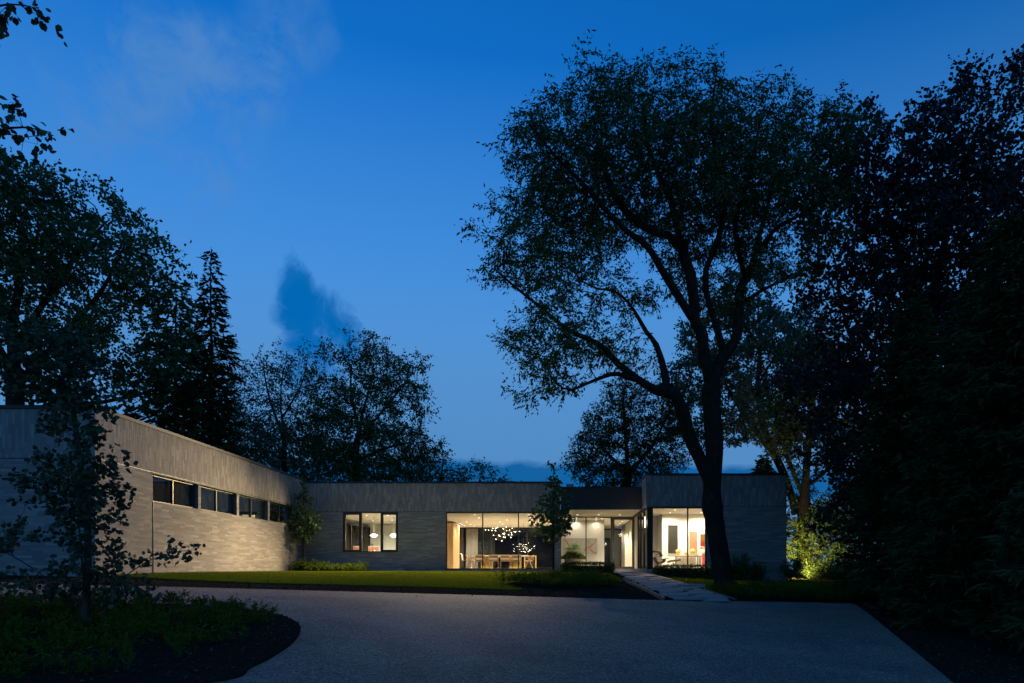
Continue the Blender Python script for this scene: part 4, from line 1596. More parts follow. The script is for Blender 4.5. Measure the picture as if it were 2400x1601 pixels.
# lit room of the wing: an unseen, assumed globe lamp under its ceiling
t = thing('assumed_ceiling_globe', (-15.6, 31.6, 2.9), 'assumed round glowing globe lamp in the lit wing room', 'lamp')
MB().ball((-15.6, 31.6, 2.86), .12, 10, 6).build('globe', M['glow_shade'], t, smooth=True)
MB().lathe((-15.6, 31.6, 2.98), [(.02, 0), (.02, .24)], 8).build('stem', M['chrome'], t)
lamp('POINT', 'bulb', (-15.6, 31.6, 2.68), 160, t, size=.1)

# ------------------------------------------------------------------ path, kerbs, low wall, hedges, planter
pl_ = np.array([(3.16, 20.7), (2.65, 27.7), (2.45, 33.0), (2.7, 36.0), (2.95, 38.2)])
pr_ = np.array([(5.46, 21.4), (4.75, 27.7), (4.2, 32.3), (4.08, 33.0), (4.08, 38.2)])
path = sheet('path', np.vstack([pl_, pr_[::-1]]), .02, M['joint'], .6)
r = np.random.default_rng(21)
pmesh = bpy.data.meshes.new('paver')
pmesh.from_pydata([(-.5, -.5, 0), (.5, -.5, 0), (.5, .5, 0), (-.5, .5, 0), (-.485, -.47, 1), (.485, -.47, 1), (.485, .47, 1), (-.485, .47, 1)], [], [(4, 5, 6, 7), (0, 1, 5, 4), (1, 2, 6, 5), (2, 3, 7, 6), (3, 0, 4, 7)])
pmesh.materials.append(M['paver'])
y = 20.9
while y < 38.0:
    a = np.interp(y, pl_[:, 1], pl_[:, 0]) + .05
    b = np.interp(y, pr_[:, 1], pr_[:, 0]) - .05
    if y < 21.5:
        b -= .25
    x = a + r.uniform(-.02, .25)
    while x < b - .2:
        ln = min(r.choice([.62, .92, 1.22]), b - x)
        if ln > .2:
            o = bpy.data.objects.new('paver', pmesh)
            COL.objects.link(o)
            o.parent = path
            cx, cy = x + ln / 2, y + r.normal(0, .012)
            o.location = (cx, cy, float(gz(cx, cy)) + .02)
            o.scale = (ln - .05, .31, .04)
            sl = (float(gz(cx, cy + .2)) - float(gz(cx, cy - .2))) / .4
            o.rotation_euler = (math.atan(sl), 0, r.normal(0, .004))
        x += ln + (r.uniform(.08, .2) if r.random() < .15 else .0)
    y += .395


def strip(name, pts, h, w, label):
    pts = spline(pts, 10)
    m = MB()
    t = np.gradient(pts, axis=0)
    nrm = np.column_stack([-t[:, 1], t[:, 0]])
    nrm /= np.linalg.norm(nrm, axis=1, keepdims=True)
    vs = []
    for p, q in zip(pts, nrm):
        g = float(gz(p[0], p[1]))
        for s, z in ((-1, -.05), (-1, h), (1, h), (1, -.05)):
            vs.append((p[0] + q[0] * w * s, p[1] + q[1] * w * s, g + z))
    k = len(pts)
    m.add(vs, [(4 * i + a, 4 * i + b, 4 * i + 4 + b, 4 * i + 4 + a) for i in range(k - 1) for a, b in ((0, 1), (1, 2), (2, 3))])
    o = m.build(name, M['edging'])
    return tag(o, label, 'edging', 'steel edgings of the entrance path')


strip('path_edging', [(3.12, 20.6), (2.92, 24), (2.63, 27.0), (2.56, 28.2)], .075, .012, 'thin steel edging along the mulch side of the stone path')
strip('path_edging', [(5.50, 21.45), (5.1, 25.0), (4.6, 29.0), (4.26, 32.0)], .075, .012, 'thin steel edging along the big tree side of the stone path')

sx, sy = G(1620, 1377)
t = thing('stone_step', (sx, sy, float(gz(sx, sy))), 'low flat stone slab lying beside the path near the big tree', 'stone')
MB().cbox((sx, sy, float(gz(sx, sy)) + .07), (.95, .42, .12), .1).build('slab', M['concrete'], t)
MB().cbox((sx + .05, sy + .05, float(gz(sx, sy)) - .01), (.8, .36, .10), .1).build('footing', M['concrete'], t)

lw0, lw1 = P(720, 0, 35.2)[0], P(948, 0, 35.2)[0]
t = thing('low_wall', ((lw0 + lw1) / 2, 35.4, -.1), 'low concrete planter ledge under the kitchen window', 'low wall')
MB().box(lw0, lw1 - .36, 35.05, 35.2, -.3, .0).build('front_face', M['brick'], t)
MB().box(lw0, lw1, 35.2, 35.75, -.3, .0).build('body', M['concrete'], t)
MB().box(lw1 - .36, lw1, 35.03, 35.2, -.3, .0).build('end_block', M['concrete'], t)
MB().box(lw0 - .02, lw1 + .02, 35.0, 35.78, .0, .035).build('cap', M['concrete'], t)


def hedge(x0, x1, y0, y1, h, label, n=5200, seed=0, name='clipped_hedge', mat='box_hedge', size=.075):
    r = np.random.default_rng(seed)
    cx, cy = (x0 + x1) / 2, (y0 + y1) / 2
    g = float(gz(cx, cy))
    t = thing(name, (cx, cy, g), label, 'hedge')
    m = MB()
    m.box(x0 + .12, x1 - .12, y0 + .12, y1 - .12, g - .1, g + h - .14)
    m.build('twiggy_core', M['bark'], t)
    u = r.uniform(-1, 1, (n * 3, 3))
    d = np.abs(u) ** 5
    s = d.sum(1, keepdims=True) ** .2
    p = u / s * (1 - np.abs(r.normal(0, .05, (len(u), 1))))
    p = p[p[:, 2] > -1][:n]
    q = np.column_stack([cx + p[:, 0] * (x1 - x0) / 2, cy + p[:, 1] * (y1 - y0) / 2, g + h / 2 + p[:, 2] * h / 2])
    q += r.normal(0, .025, q.shape)
    foliage('leaves', q, unit(p ** 3), size, .5, mat, t, seed=seed)
    return t


hedge(.02, 2.55, 32.6, 33.7, .44, 'clipped dark hedge in front of the potted plant', 6500, 1)
hedge(4.33, 9.2, 31.5, 32.45, .56, 'long clipped dark hedge under the study window', 9000, 2)

# potted plant by the door
pc = P(1343.5, 0, 37.45)
pc[2] = .0
t = thing('potted_plant', pc, 'big sand-coloured planter with green fan-leaved plant by the entrance', 'potted plant')
MB().lathe(pc, [(.33, -.12), (.36, -.1), (.50, .55), (.53, .60), (.48, .60), (.46, .5)], 28).build('pot', M['terracotta'], t, smooth=True)
MB().lathe(pc, [(.45, .50), (.45, .56)], 20).build('soil', M['soil'], t)
r = np.random.default_rng(5)
u = unit(r.normal(0, 1, (900, 3)))
u[:, 2] = np.abs(u[:, 2])
q = pc + np.array((0, 0, .60)) + u * np.array((.56, .56, .28)) * r.uniform(.5, 1, (900, 1))
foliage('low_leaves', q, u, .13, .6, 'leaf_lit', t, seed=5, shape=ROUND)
MB().tube([pc + np.array((0, 0, .5)), pc + np.array((.04, 0, .85)), pc + np.array((.02, .0, 1.15))], [.07, .06, .05], 8).build('stem', M['teak'], t, smooth=True)
B, A_, L_ = [], [], []
for k in range(34):
    a = r.uniform(0, 6.28)
    el = r.uniform(-.1, 1.2)
    d = np.array((math.cos(a) * math.cos(el), math.sin(a) * math.cos(el), math.sin(el)))
    o = pc + np.array((.02, 0, 1.05))
    R_ = r.uniform(.35, .62)
    pts = o + d * np.linspace(0, R_, 8)[:, None] + np.array((0, 0, -1)) * (np.linspace(0, 1, 8) ** 2 * .18)[:, None]
    side = unit(np.cross(d, (0, 0, 1)))
    for j in range(2, 8):
        for s in (-1, 1):
            B.append(pts[j])
            A_.append(unit(d * .7 + side * s + np.array((0, 0, -.25))))
            L_.append(.26 * (1 - .06 * (j - 4) ** 2))
B, A_, L_ = np.array(B), np.array(A_), np.array(L_)
v, f = leaf_faces(B, A_, unit(np.cross(A_, r.normal(0, .4, A_.shape) + np.array((0, 0, 1)))), L_, L_ * .16, DIAMOND)
arrays('fronds', v, [f], M['palm'], t)

# ground covers and lawn grass
cover('ground_cover', island, 700, .26, 'leafy ground cover filling the round planting bed by the drive', seed=31, stems=7, leaves=12, size=.075, lift=.12,
      keep=lambda X, Y, r: (X > -13) & (np.min(np.hypot(X[:, None] - island[None, :, 0], Y[:, None] - island[None, :, 1]), axis=1) > .45) & (r.random(len(X)) < np.clip((-4.6 - X) / 2.2, .12, 1)))
cover('ground_cover', [(-13.3, 33.7), (-13.3, 34.9), (-10.0, 34.9), (-10.0, 33.7)], 170, .42, 'leafy low plants in front of the concrete ledge and corner', seed=32, stems=7, leaves=10, size=.11, mat='cover')
cover('ground_cover', [(-2.2, 23.6), (-1.0, 22.9), (1.2, 23.4), (2.2, 25.2), (1.4, 26.8), (-.8, 26.2)], 230, .34, 'low ground cover round the young tree on the lawn', seed=33, stems=7, leaves=9, size=.09)
cover('ground_cover', [(5.7, 22.2), (9.6, 23.0), (10.6, 24.0), (12.2, 26.5), (9.5, 25.6), (7.6, 25.0), (5.35, 24.6)], 330, .36, 'leafy ground cover between the drive and the big tree', seed=34, stems=7, leaves=9, size=.09)
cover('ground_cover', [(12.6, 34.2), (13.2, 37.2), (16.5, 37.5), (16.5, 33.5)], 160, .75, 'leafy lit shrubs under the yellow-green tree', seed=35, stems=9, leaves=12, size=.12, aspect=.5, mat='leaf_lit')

for poly, n, s, lab in ((lawn_a, 60000, 41, 'short mown grass on the lawn before the house'), (lawn_b, 22000, 42, 'short mown grass under the big tree')):
    r = np.random.default_rng(s)
    a, b = poly.min(0), poly.max(0)
    xy = r.uniform(a, b, (n * 2, 2))
    xy = xy[inside(poly, xy[:, 0], xy[:, 1])][:n] + r.normal(0, .07, (n, 2))[:len(xy)]
    base = np.column_stack([xy, gz(xy[:, 0], xy[:, 1]) - .025])
    ax = unit(np.column_stack([r.normal(0, .35, (len(xy), 2)), np.ones(len(xy))]))
    L = r.uniform(.035, .085, len(xy))
    v, f = leaf_faces(base, ax, unit(np.cross(ax, r.normal(0, 1, ax.shape))), L, np.full(len(L), .016), BLADE)
    tag(arrays('grass', v, [f], M['grass']), lab, 'grass', kind='stuff')


# loose bark chips on the beds
strip_front = np.vstack([spline([(-13.4, 17.1), G(350, 1374), G(765, 1385), G(1200, 1397), G(1550, 1406)], 4), [(2.55, 27.2), (1.5, 26.0), (-1.0, 21.7), (-6.6, 20.5), (-13.4, 20.0)]])
strip_side = np.array([G(2040, 1441), G(2235, 1601), (5.0, 6.0), (12.0, 6.0), (14.0, 24.0), (10.2, 23.4)])
for poly, n, s, up in ((island, 15000, 61, .05), (strip_front, 9000, 62, -.045), (strip_side, 15000, 63, -.045)):
    r = np.random.default_rng(s)
    a, b = poly.min(0), poly.max(0)
    xy = r.uniform(a, b, (n * 3, 2))
    xy = xy[inside(poly, xy[:, 0], xy[:, 1])][:n]
    z = gz(xy[:, 0], xy[:, 1]) + up
    if up > 0:
        z = z + .10 * np.clip(np.min(np.linalg.norm(xy[:, None, :] - poly[None], axis=2), axis=1) / 1.5, 0, 1)
    base = np.column_stack([xy, z + r.uniform(.0, .02, len(xy))])
    ax = unit(np.column_stack([r.normal(0, 1, (len(xy), 2)), r.normal(0, .25, len(xy))]))
    L = r.uniform(.025, .085, len(xy))
    sd = unit(np.cross(ax, np.column_stack([r.normal(0, .4, (len(xy), 2)), np.ones(len(xy))])))
    v, f = leaf_faces(base, ax, sd, L, L * r.uniform(.25, .5, len(xy)), DIAMOND)
    tag(arrays('bark_chips', v, [f], M['chip']), ['loose bark chips in the round planting bed', 'loose bark chips between the lawn and the drive', 'loose bark chips under the dark spruces'][s - 61], 'mulch', kind='stuff')


r = np.random.default_rng(71)
xy = np.column_stack([r.uniform(-9, 11, 3000), r.uniform(7, 23, 3000)])
xy = xy[inside(drive_poly, xy[:, 0], xy[:, 1]) & ~inside(island, xy[:, 0], xy[:, 1])]
dd = np.min(np.linalg.norm(xy[:, None, :] - drive_poly[None], axis=2), axis=1)
xy = xy[(r.random(len(xy)) < .05) | (dd < .35) | ((dd < 1.0) & (r.random(len(xy)) < .2))]
base = np.column_stack([xy, gz(xy[:, 0], xy[:, 1]) + .008])
ax = unit(np.column_stack([r.normal(0, 1, (len(xy), 2)), r.normal(0, .15, len(xy))]))
L = r.uniform(.03, .07, len(xy))
v, f = leaf_faces(base, ax, unit(np.cross(ax, np.column_stack([r.normal(0, .2, (len(xy), 2)), np.ones(len(xy))]))), L, L * .6, ROUND)
tag(arrays('fallen_leaves', v, [f], M['chip']), 'few fallen leaves and grit scattered on the drive', 'leaf litter', kind='stuff')


# shrubs
def shrub(px, py, Y, w, h, label, mat='leaf_green', n=700, seed=0, size=.11):
    r = np.random.default_rng(seed)
    c = P(px, py, Y)
    c[2] = float(gz(c[0], c[1]))
    t = thing('shrub', c, label, 'shrub')
    m = MB()
    tips = []
    for k in range(9):
        a = r.uniform(0, 6.28)
        tip = c + np.array((math.cos(a) * w * r.uniform(.2, .9), math.sin(a) * w * r.uniform(.2, .9), h * r.uniform(.6, 1.0)))
        m.tube([c, c + (tip - c) * .5 + np.array((0, 0, h * .1)), tip], [.018, .012, .005], 4, False)
        tips.append(tip)
    m.build('stems', M['bark'], t)
    tips = np.array(tips)
    k = r.integers(0, len(tips), n)
    s = r.uniform(.3, 1.05, (n, 1))
    q = c + (tips[k] - c) * s + r.normal(0, .11, (n, 3))
    foliage('leaves', q, unit(q - c), size, .6, mat, t, seed=seed, shape=ROUND)
    return t


shrub(1738, 0, 32.0, .55, 1.15, 'round dark shrub against the right block nearest the trunk', seed=51)
shrub(1785, 0, 31.9, .42, .85, 'small dark shrub in the middle of the right block wall', seed=52)
shrub(1853, 0, 32.3, .55, 1.0, 'dark shrub at the corner of the right block', seed=53)
shrub(1700, 0, 32.2, .35, .6, 'lowest dark shrub half hidden behind the big trunk', seed=54)

# wall sconce on the corner of the right block
sc_ = np.array((XR - .06, 33.05, 2.3))
t = thing('wall_sconce', sc_, 'slim upright lit wall sconce beside the study corner window', 'wall lamp')
MB().box(sc_[0] - .02, sc_[0] + .06, sc_[1] - .025, sc_[1] + .025, 1.98, 2.02).build('end_cap', M['bronze_dark'], t)
MB().box(sc_[0] - .02, sc_[0] + .06, sc_[1] - .025, sc_[1] + .025, 2.56, 2.60).build('end_cap', M['bronze_dark'], t)
MB().box(sc_[0] - .015, sc_[0] + .03, sc_[1] - .02, sc_[1] + .02, 2.02, 2.56).build('diffuser', M['glow_shade'], t)
lamp('POINT', 'bulb', sc_ + np.array((-.12, -.02, 0)), 25, t, size=.1)


# floodlights added on the roof edge, unseen fixtures, to light lawn and wing wall
def added_flood(p, aim, power, angle, label):
    p, aim = np.array(p, float), np.array(aim, float)
    d = unit(aim - p)
    t = thing('added_roof_floodlight', p, label, 'floodlight', 'small added floodlights along the roof edge')
    MB().cbox(p - d * .03, (.16, .07, .10), math.atan2(d[1], d[0]) + math.pi / 2, 0).build('lamp_head', M['black'], t)
    MB().tube([p - d * .05, p - d * .05 + np.array((0, 0, -.10))], .012, 6).build('bracket', M['black'], t)
    o = lamp('SPOT', 'bulb', p + d * .06, power, t, color=(1.0, .77, .44), size=.05, spot_size=math.radians(angle), spot_blend=.9)
    o.rotation_euler = Vector(tuple(d)).to_track_quat('-Z', 'Y').to_euler()


for fx, aim, pw, an, lab in ((-10.2, (-10.6, 31.3, 0), 7500, 74, 'small dark added floodlight on the roof edge above the kitchen window'), (-6.9, (-7.0, 31.3, 0), 7500, 74, 'small dark added floodlight on the roof edge between the two windows'),
                         (-3.2, (-3.4, 31.3, 0), 7500, 74, 'small dark added floodlight on the roof edge above the dining window'), (-5.2, (-13.6, 23.0, .2), 9000, 56, 'small dark added floodlight on the roof edge turned to the wing, near the dining window'),
                         (-8.2, (-13.6, 30.5, .3), 1500, 68, 'small dark added floodlight on the roof edge turned to the wing, near the kitchen window')):
    added_flood((fx, 35.86, 4.75), aim, pw, an, lab)


# assumed garden spotlights on stakes, unseen, added to light wing wall and trees
def assumed_garden_light(p, aim, power, angle, label, blend=.9, color=(1.0, .78, .48)):
    p, aim = np.array(p, float), np.array(aim, float)
    d = unit(aim - p)
    t = thing('assumed_garden_spotlight', p, label, 'garden light', 'small assumed stake spotlights in the planting')
    MB().tube([p - d * .06, p + d * .07], [.03, .042], 10).build('lamp_head', M['black'], t, smooth=True)
    MB().tube([p - np.array((0, 0, .32)), p - np.array((0, 0, .03))], .01, 6).build('stake', M['black'], t)
    MB().tube([p + d * .071, p + d * .075], [.036, .036], 10).build('lens', M['glow_lens'], t)
    o = lamp('SPOT', 'bulb', p + d * .1, power, t, color=color, size=.04, spot_size=math.radians(angle), spot_blend=blend)
    o.rotation_euler = Vector(tuple(d)).to_track_quat('-Z', 'Y').to_euler()


assumed_garden_light((-10.6, 34.75, .05), (-13.6, 32.5, 1.2), 260, 150, 'small assumed spotlight by the concrete ledge aimed at the wing wall')  # assumed lamp, put in for the light on the wing wall
assumed_garden_light((13.5, 38.2, -.15), (14.2, 41.0, 5.0), 380, 120, 'small assumed spotlight behind the green tree aimed up the forked trunk')  # unseen lamp added for a glow on the trunks behind
assumed_garden_light((11.1, 34.1, -.3), (13.9, 36.5, 1.6), 1500, 115, 'small assumed spotlight behind the right block aimed at the green tree')  # assumed lamp, hidden by the block, that makes the tree glow

# ------------------------------------------------------------------ trees
def D_(pts, Y, off=None, s=2400 / 2351):
    """polyline from points of the full picture as displayed (2351 px wide), with a depth offset per point"""
    out = []
    for i, p in enumerate(pts):
        q = P(p[0] * s, p[1] * s, Y)
        if off is not None:
            q[1] += off * (i / max(1, len(pts) - 1)) ** 1.2
        out.append(q)
    return out


def Z1(pts):
    return [((1050 + x / 2.239) * 2351 / 2400, (50 + y / 2.239) * 2351 / 2400) for x, y in pts]


def Z2(pts):
    return [((1100 + x / 2.612) * 2351 / 2400, (600 + y / 2.612) * 2351 / 2400) for x, y in pts]


# the big locust in front of the house
YB = 26.5
base = [(1668, 1356)]
limbs = [
    D_([(1664, 1352), (1652, 1270), (1641, 1200), (1634, 1140), (1640, 1040), (1636, 960), (1632, 900)], YB, 0),
    D_(Z2([(1520, 1500), (1450, 1350), (1330, 1130), (1280, 1000), (1190, 850)]), YB, -1.5),
    D_(Z2([(1190, 850), (1050, 780), (900, 680), (800, 590), (600, 510), (480, 430), (330, 330), (200, 240)]), YB - 1.5, -2.0),
    D_(Z2([(1190, 850), (1210, 780), (1190, 640), (1150, 500), (1100, 420), (1000, 230), (900, 130), (800, 100)]), YB - 1.5, 1.5),
    D_(Z2([(1010, 765), (890, 740), (750, 810), (600, 890), (500, 840)]), YB - 1.8, -2.2),
    D_(Z2([(1480, 850), (1470, 780), (1420, 640), (1390, 500), (1300, 400), (1150, 200), (1050, 80), (900, 0)]) + Z1([(700, 1060), (560, 950), (450, 850)]), YB, -3.5),
    D_(Z2([(1385, 470), (1380, 300), (1360, 100), (1330, 0)]) + Z1([(1200, 1000), (1170, 850), (1100, 700), (1050, 500), (1040, 300)]), YB - .8, 1.0),
    D_(Z2([(1480, 790), (1550, 620), (1650, 480), (1680, 250), (1700, 130), (1780, 0)]) + Z1([(1700, 1000), (1750, 850), (1800, 650), (1830, 420)]), YB, 2.5),
    D_(Z2([(1560, 590), (1500, 420), (1440, 250), (1430, 120), (1480, 0)]) + Z1([(1420, 1050), (1400, 900), (1330, 700), (1350, 450)]), YB, -2.0),
    D_(Z2([(1690, 300), (1760, 220), (1900, 130), (2100, 20), (2200, 0)]), YB + 1, 1.5),
    D_(Z1([(1650, 1200), (1700, 1120), (1850, 1060), (1950, 1000), (2050, 850)]), YB + 1.2, -2.5),
    D_(Z1([(1200, 1130), (1050, 1060), (920, 900), (850, 700), (800, 500)]), YB - 1.5, 2.0),
    D_(Z1([(1530, 1250), (1500, 1050), (1560, 850), (1600, 600)]), YB + .5, -1.0),
]
blobs = px_blobs(YB, [(1490, 375, 185, 150, -1), (1700, 360, 185, 130, 1), (1880, 370, 130, 130, 0), (1330, 430, 150, 190, 0), (1600, 450, 250, 120, 0), (1250, 560, 90, 120, -1),
                      (1860, 500, 120, 130, 1), (1255, 690, 95, 115, -1.5, .8), (1280, 850, 105, 80, -2, .8), (1390, 680, 90, 80, 0, .5), (1175, 590, 45, 50, -1, .6), (1390, 830, 95, 60, -1.5, .6), (1230, 960, 45, 40, -2, .7),
                      (1540, 250, 70, 36, 0, .8), (1720, 250, 60, 32, 0, .8), (1965, 265, 45, 45, 0, .8), (1850, 245, 70, 36, 0, .7), (1740, 690, 110, 60, 0, .3), (1600, 640, 150, 60, 0, .25), (1515, 185, 22, 22, 0, 1.5)], .95)
make_tree('locust_tree', limbs, blobs, 6000, 'huge forked honey locust tree with feathery crown before the house', leaf='leaf_locust', D=.34, di=3.0, dk=.44, R=.37, r0=.008,
          per=5, m=9, twig=.46, size=.155, aspect=.36, droop=.5, pinnate=True, radii=[(.36, .31), (.26, .23), (.17, .02), (.17, .02), (.10, .02), (.25, .02), (.14, .02), (.26, .02), (.15, .02), (.10, .02), (.10, .02), (.09, .02), (.10, .02)], thr=.020, seed=101, shell=.25, jitter=.10, clump=.55, iters=170, flare=1.25)

# left: big broadleaf behind the wing
Y1 = 40.0
limbs = [D_([(30, 1150), (35, 900), (30, 760), (45, 640), (50, 520)], Y1), D_([(32, 900), (150, 800), (280, 700), (360, 620)], Y1, -3), D_([(30, 800), (100, 650), (150, 520), (200, 420)], Y1, 3), D_([(35, 860), (-60, 700), (-100, 560)], Y1),
         D_([(32, 960), (160, 930), (300, 890), (400, 840)], Y1, 2)]
blobs = px_blobs(Y1, [(60, 520, 150, 150), (200, 560, 140, 130), (330, 650, 95, 110), (-80, 550, 150, 190), (130, 720, 150, 90, 0, .6), (290, 800, 110, 90, 0, .6), (380, 740, 50, 110), (50, 800, 110, 110, 0, .4), (30, 420, 80, 70), (250, 900, 120, 70, 0, .5)], .9)
make_tree('broadleaf_tree', limbs, blobs, 3000, 'tall spreading broadleaf tree behind the wing roof at the frame edge', 'trees behind the house', 'leaf_green', D=.5, di=4.0, dk=.65, R=.5, r0=.013, per=6, m=6, twig=.55, size=.19, aspect=.7, clump=.7, thr=.032, seed=102, bark='bark', shell=.2, jitter=.2, shape=ROUND)

make_spruce('spruce_tree', P(495, 1340, 47), 22.4, 3.0, 'tall pointed spruce rising above the wing roof', 'trees behind the house', seed=103, tier=.62, start=.16, droop=.30, dens=.95, twig=.95, tw=.17, power=.8)
make_spruce('spruce_tree', P(412, 1340, 45), 19.5, 3.6, 'lower dark conifer left of the pointed spruce', 'trees behind the house', 'needle_olive', seed=104, tier=.75, start=.2, droop=.25, dens=.85, twig=1.0, tw=.2, power=.6)

# twiggy tree, then the pinnate-leaved tree
Y2 = 50.0
limbs = [D_([(650, 1200), (652, 1000), (640, 930)], Y2), D_([(652, 1010), (610, 900), (590, 820)], Y2, 1), D_([(648, 960), (700, 880), (720, 815)], Y2, -1), D_([(645, 960), (640, 880), (645, 815)], Y2, 1)]
blobs = px_blobs(Y2, [(650, 960, 90, 110), (580, 940, 60, 100), (720, 960, 60, 110), (620, 1070, 110, 60), (650, 870, 90, 55, 0, .4)], 1)
make_tree('twiggy_tree', limbs, blobs, 1500, 'thin twiggy tree with bare top left of the leafy one', 'trees behind the house', 'leaf_grey', D=.45, di=3.5, dk=.6, R=.2, r0=.012, per=5, m=5, twig=.5, size=.17, aspect=.6, thr=.026, seed=105, prune=.85)
Y3 = 46.0
limbs = [D_([(815, 1180), (818, 1080), (822, 1000), (840, 920), (860, 850)], Y3), D_([(822, 1010), (900, 930), (950, 880)], Y3, -1.5), D_([(825, 990), (800, 900), (790, 830)], Y3, 1.5), D_([(820, 1060), (870, 1030), (930, 1010)], Y3, 1)]
blobs = px_blobs(Y3, [(820, 820, 65, 50), (905, 815, 40, 55), (870, 890, 90, 60), (945, 890, 60, 45), (850, 980, 120, 60), (790, 940, 70, 80), (960, 960, 45, 50), (880, 1060, 140, 60), (740, 1060, 80, 70), (980, 1050, 50, 45, 0, .6)], 1)
make_tree('pinnate_tree', limbs, blobs, 2600, 'airy leafy tree above the middle of the roof', 'trees behind the house', 'leaf_locust', D=.42, di=3.0, dk=.55, R=.24, r0=.012, per=7, m=6, twig=.5, size=.18, aspect=.5, droop=.3, clump=.5, thr=.028, seed=106, bark='bark_brown')
Y4 = 56.0
for (cx, top, w, lab, s) in ((1010, 1045, 55, 'small round tree peeping over the roof left of centre', 107), (1100, 1075, 80, 'low rounded tree against the cloud band', 108)):
    limbs = [D_([(cx, 1200), (cx, 1120), (cx + 5, 1080)], Y4)]
    blobs = px_blobs(Y4, [(cx * 1.0208, top * 1.0208 + 20, w * .7, 45), (cx * 1.0208 + w * .5, top * 1.0208 + 60, w * .8, 45), (cx * 1.0208 - w * .5, top * 1.0208 + 65, w * .8, 50), (cx * 1.0208, top * 1.0208 + 110, w * 1.1, 50)])
    make_tree('round_tree', limbs, blobs, 700, lab, 'trees behind the house', 'leaf_locust', D=.5, di=3.5, dk=.65, R=.2, r0=.014, per=6, m=5, twig=.5, size=.2, aspect=.5, thr=.036, seed=s)
# dark fill low behind the left trees
Y5 = 58.0
limbs = [D_([(700, 1250), (700, 1120), (690, 1060)], Y5)]
blobs = px_blobs(Y5, [(600, 1060, 90, 80), (720, 1080, 100, 70), (860, 1100, 90, 55), (510, 1000, 80, 80), (980, 1110, 60, 40), (420, 980, 70, 70)], .7)
make_tree('understorey_tree', limbs, blobs, 1900, 'dark low tree mass just over the roof by the corner', 'trees behind the house', 'leaf_green', D=.55, di=5, dk=.7, R=.22, r0=.014, per=8, m=6, twig=.6, size=.22, aspect=.6, thr=.034, seed=109)

limbs = [D_([(2150, 1330), (2150, 1260), (2155, 1200)], 50.0)]
blobs = px_blobs(50.0, [(2000, 1270, 90, 70), (2130, 1240, 110, 90), (2270, 1260, 110, 90), (2380, 1230, 90, 90), (2060, 1180, 80, 60)], .5)
make_tree('understorey_tree', limbs, blobs, 1500, 'dark low tree mass beyond the spruces at the right', 'trees at the right edge of the house', 'leaf_green', D=.5, di=5, dk=.65, R=.22, r0=.014, per=8, m=6, twig=.6, size=.22, aspect=.6, thr=.034, seed=129)

# behind the entrance and right block
Y6 = 47.0
limbs = [D_([(1440, 1250), (1440, 1080), (1435, 980), (1430, 900)], Y6), D_([(1440, 1090), (1500, 1020), (1540, 940)], Y6, 1), D_([(1440, 1080), (1390, 1040), (1370, 1000)], Y6, -1)]
blobs = px_blobs(Y6, [(1462, 925, 60, 50), (1450, 1000, 95, 65), (1435, 1085, 115, 70), (1565, 975, 60, 90), (1530, 1070, 90, 80), (1400, 1120, 60, 50), (1500, 950, 60, 70)], .8)
make_tree('bushy_tree', limbs, blobs, 1500, 'broad bushy tree behind the entrance canopy', 'trees behind the house', 'needle_olive', D=.42, di=3.2, dk=.55, R=.3, r0=.012, per=8, m=6, twig=.45, size=.2, aspect=.4, droop=-.3, thr=.032, seed=110, shell=.3, trop=(0, 0, .25))
Y7 = 52.0
limbs = [D_([(1830, 1180), (1800, 1090), (1760, 1000), (1740, 900), (1745, 800), (1740, 700)], Y7), D_([(1770, 1040), (1700, 950), (1650, 880), (1610, 830)], Y7, -2), D_([(1742, 880), (1790, 800), (1820, 740)], Y7, 1), D_([(1745, 800), (1710, 730), (1690, 650)], Y7, 1)]
blobs = px_blobs(Y7, [(1770, 700, 90, 80), (1730, 820, 100, 80), (1640, 860, 70, 80), (1820, 830, 90, 80), (1700, 960, 120, 80, 0, .7), (1840, 950, 80, 90, 0, .7), (1620, 1000, 70, 80, 0, .6), (1880, 780, 60, 60)], .9)
make_tree('poplar_tree', limbs, blobs, 1900, 'tall loose tree behind the right block with leaning stems', 'trees behind the house', 'leaf_grey', D=.5, di=3.6, dk=.65, R=.3, r0=.013, per=9, m=6, twig=.5, size=.18, aspect=.7, clump=.7, thr=.032, seed=111, shape=ROUND)
make_spruce('spruce_tree', P(1790, 1340, 50), 8.8, 2.3, 'small dark spruce just over the right block roof', 'trees behind the house', seed=112, tier=.4, start=.1, droop=.1, dens=1.4, twig=.7, tw=.2)
Y8 = 41.0
limbs = [D_([(1842, 1330), (1845, 1200), (1848, 1130)], Y8), D_([(1848, 1150), (1820, 1070), (1800, 1000), (1790, 930)], Y8, 1), D_([(1848, 1130), (1850, 1050), (1855, 950), (1860, 850)], Y8, -1), D_([(1848, 1120), (1900, 1080), (1940, 1020), (1960, 950)], Y8, 1)]
blobs = px_blobs(Y8, [(1880, 950, 90, 90), (1830, 1010, 70, 70), (1960, 1010, 80, 70), (1900, 850, 80, 80), (1970, 930, 60, 80), (1880, 1100, 50, 50, 0, .5), (1900, 1200, 60, 50, 1, .6)], .9)
make_tree('forked_tree', limbs, blobs, 1400, 'fork-trunked tree beside the right block corner', 'trees at the right edge of the house', 'leaf_locust', D=.42, di=3.2, dk=.55, R=.36, r0=.012, per=9, m=6, twig=.45, size=.16, aspect=.6, thr=.03, seed=113, bark='bark_brown')
Y9 = 36.5
b0 = P(1913, 0, Y9)
b0[2] = float(gz(b0[0], b0[1]))
q = lambda x, y: P(x, y, Y9)
limbs = [[b0, q(1912, 1320), q(1910, 1290), q(1905, 1250)], [q(1910, 1300), q(1880, 1270), q(1865, 1240)], [q(1911, 1300), q(1945, 1265), q(1960, 1240)]]
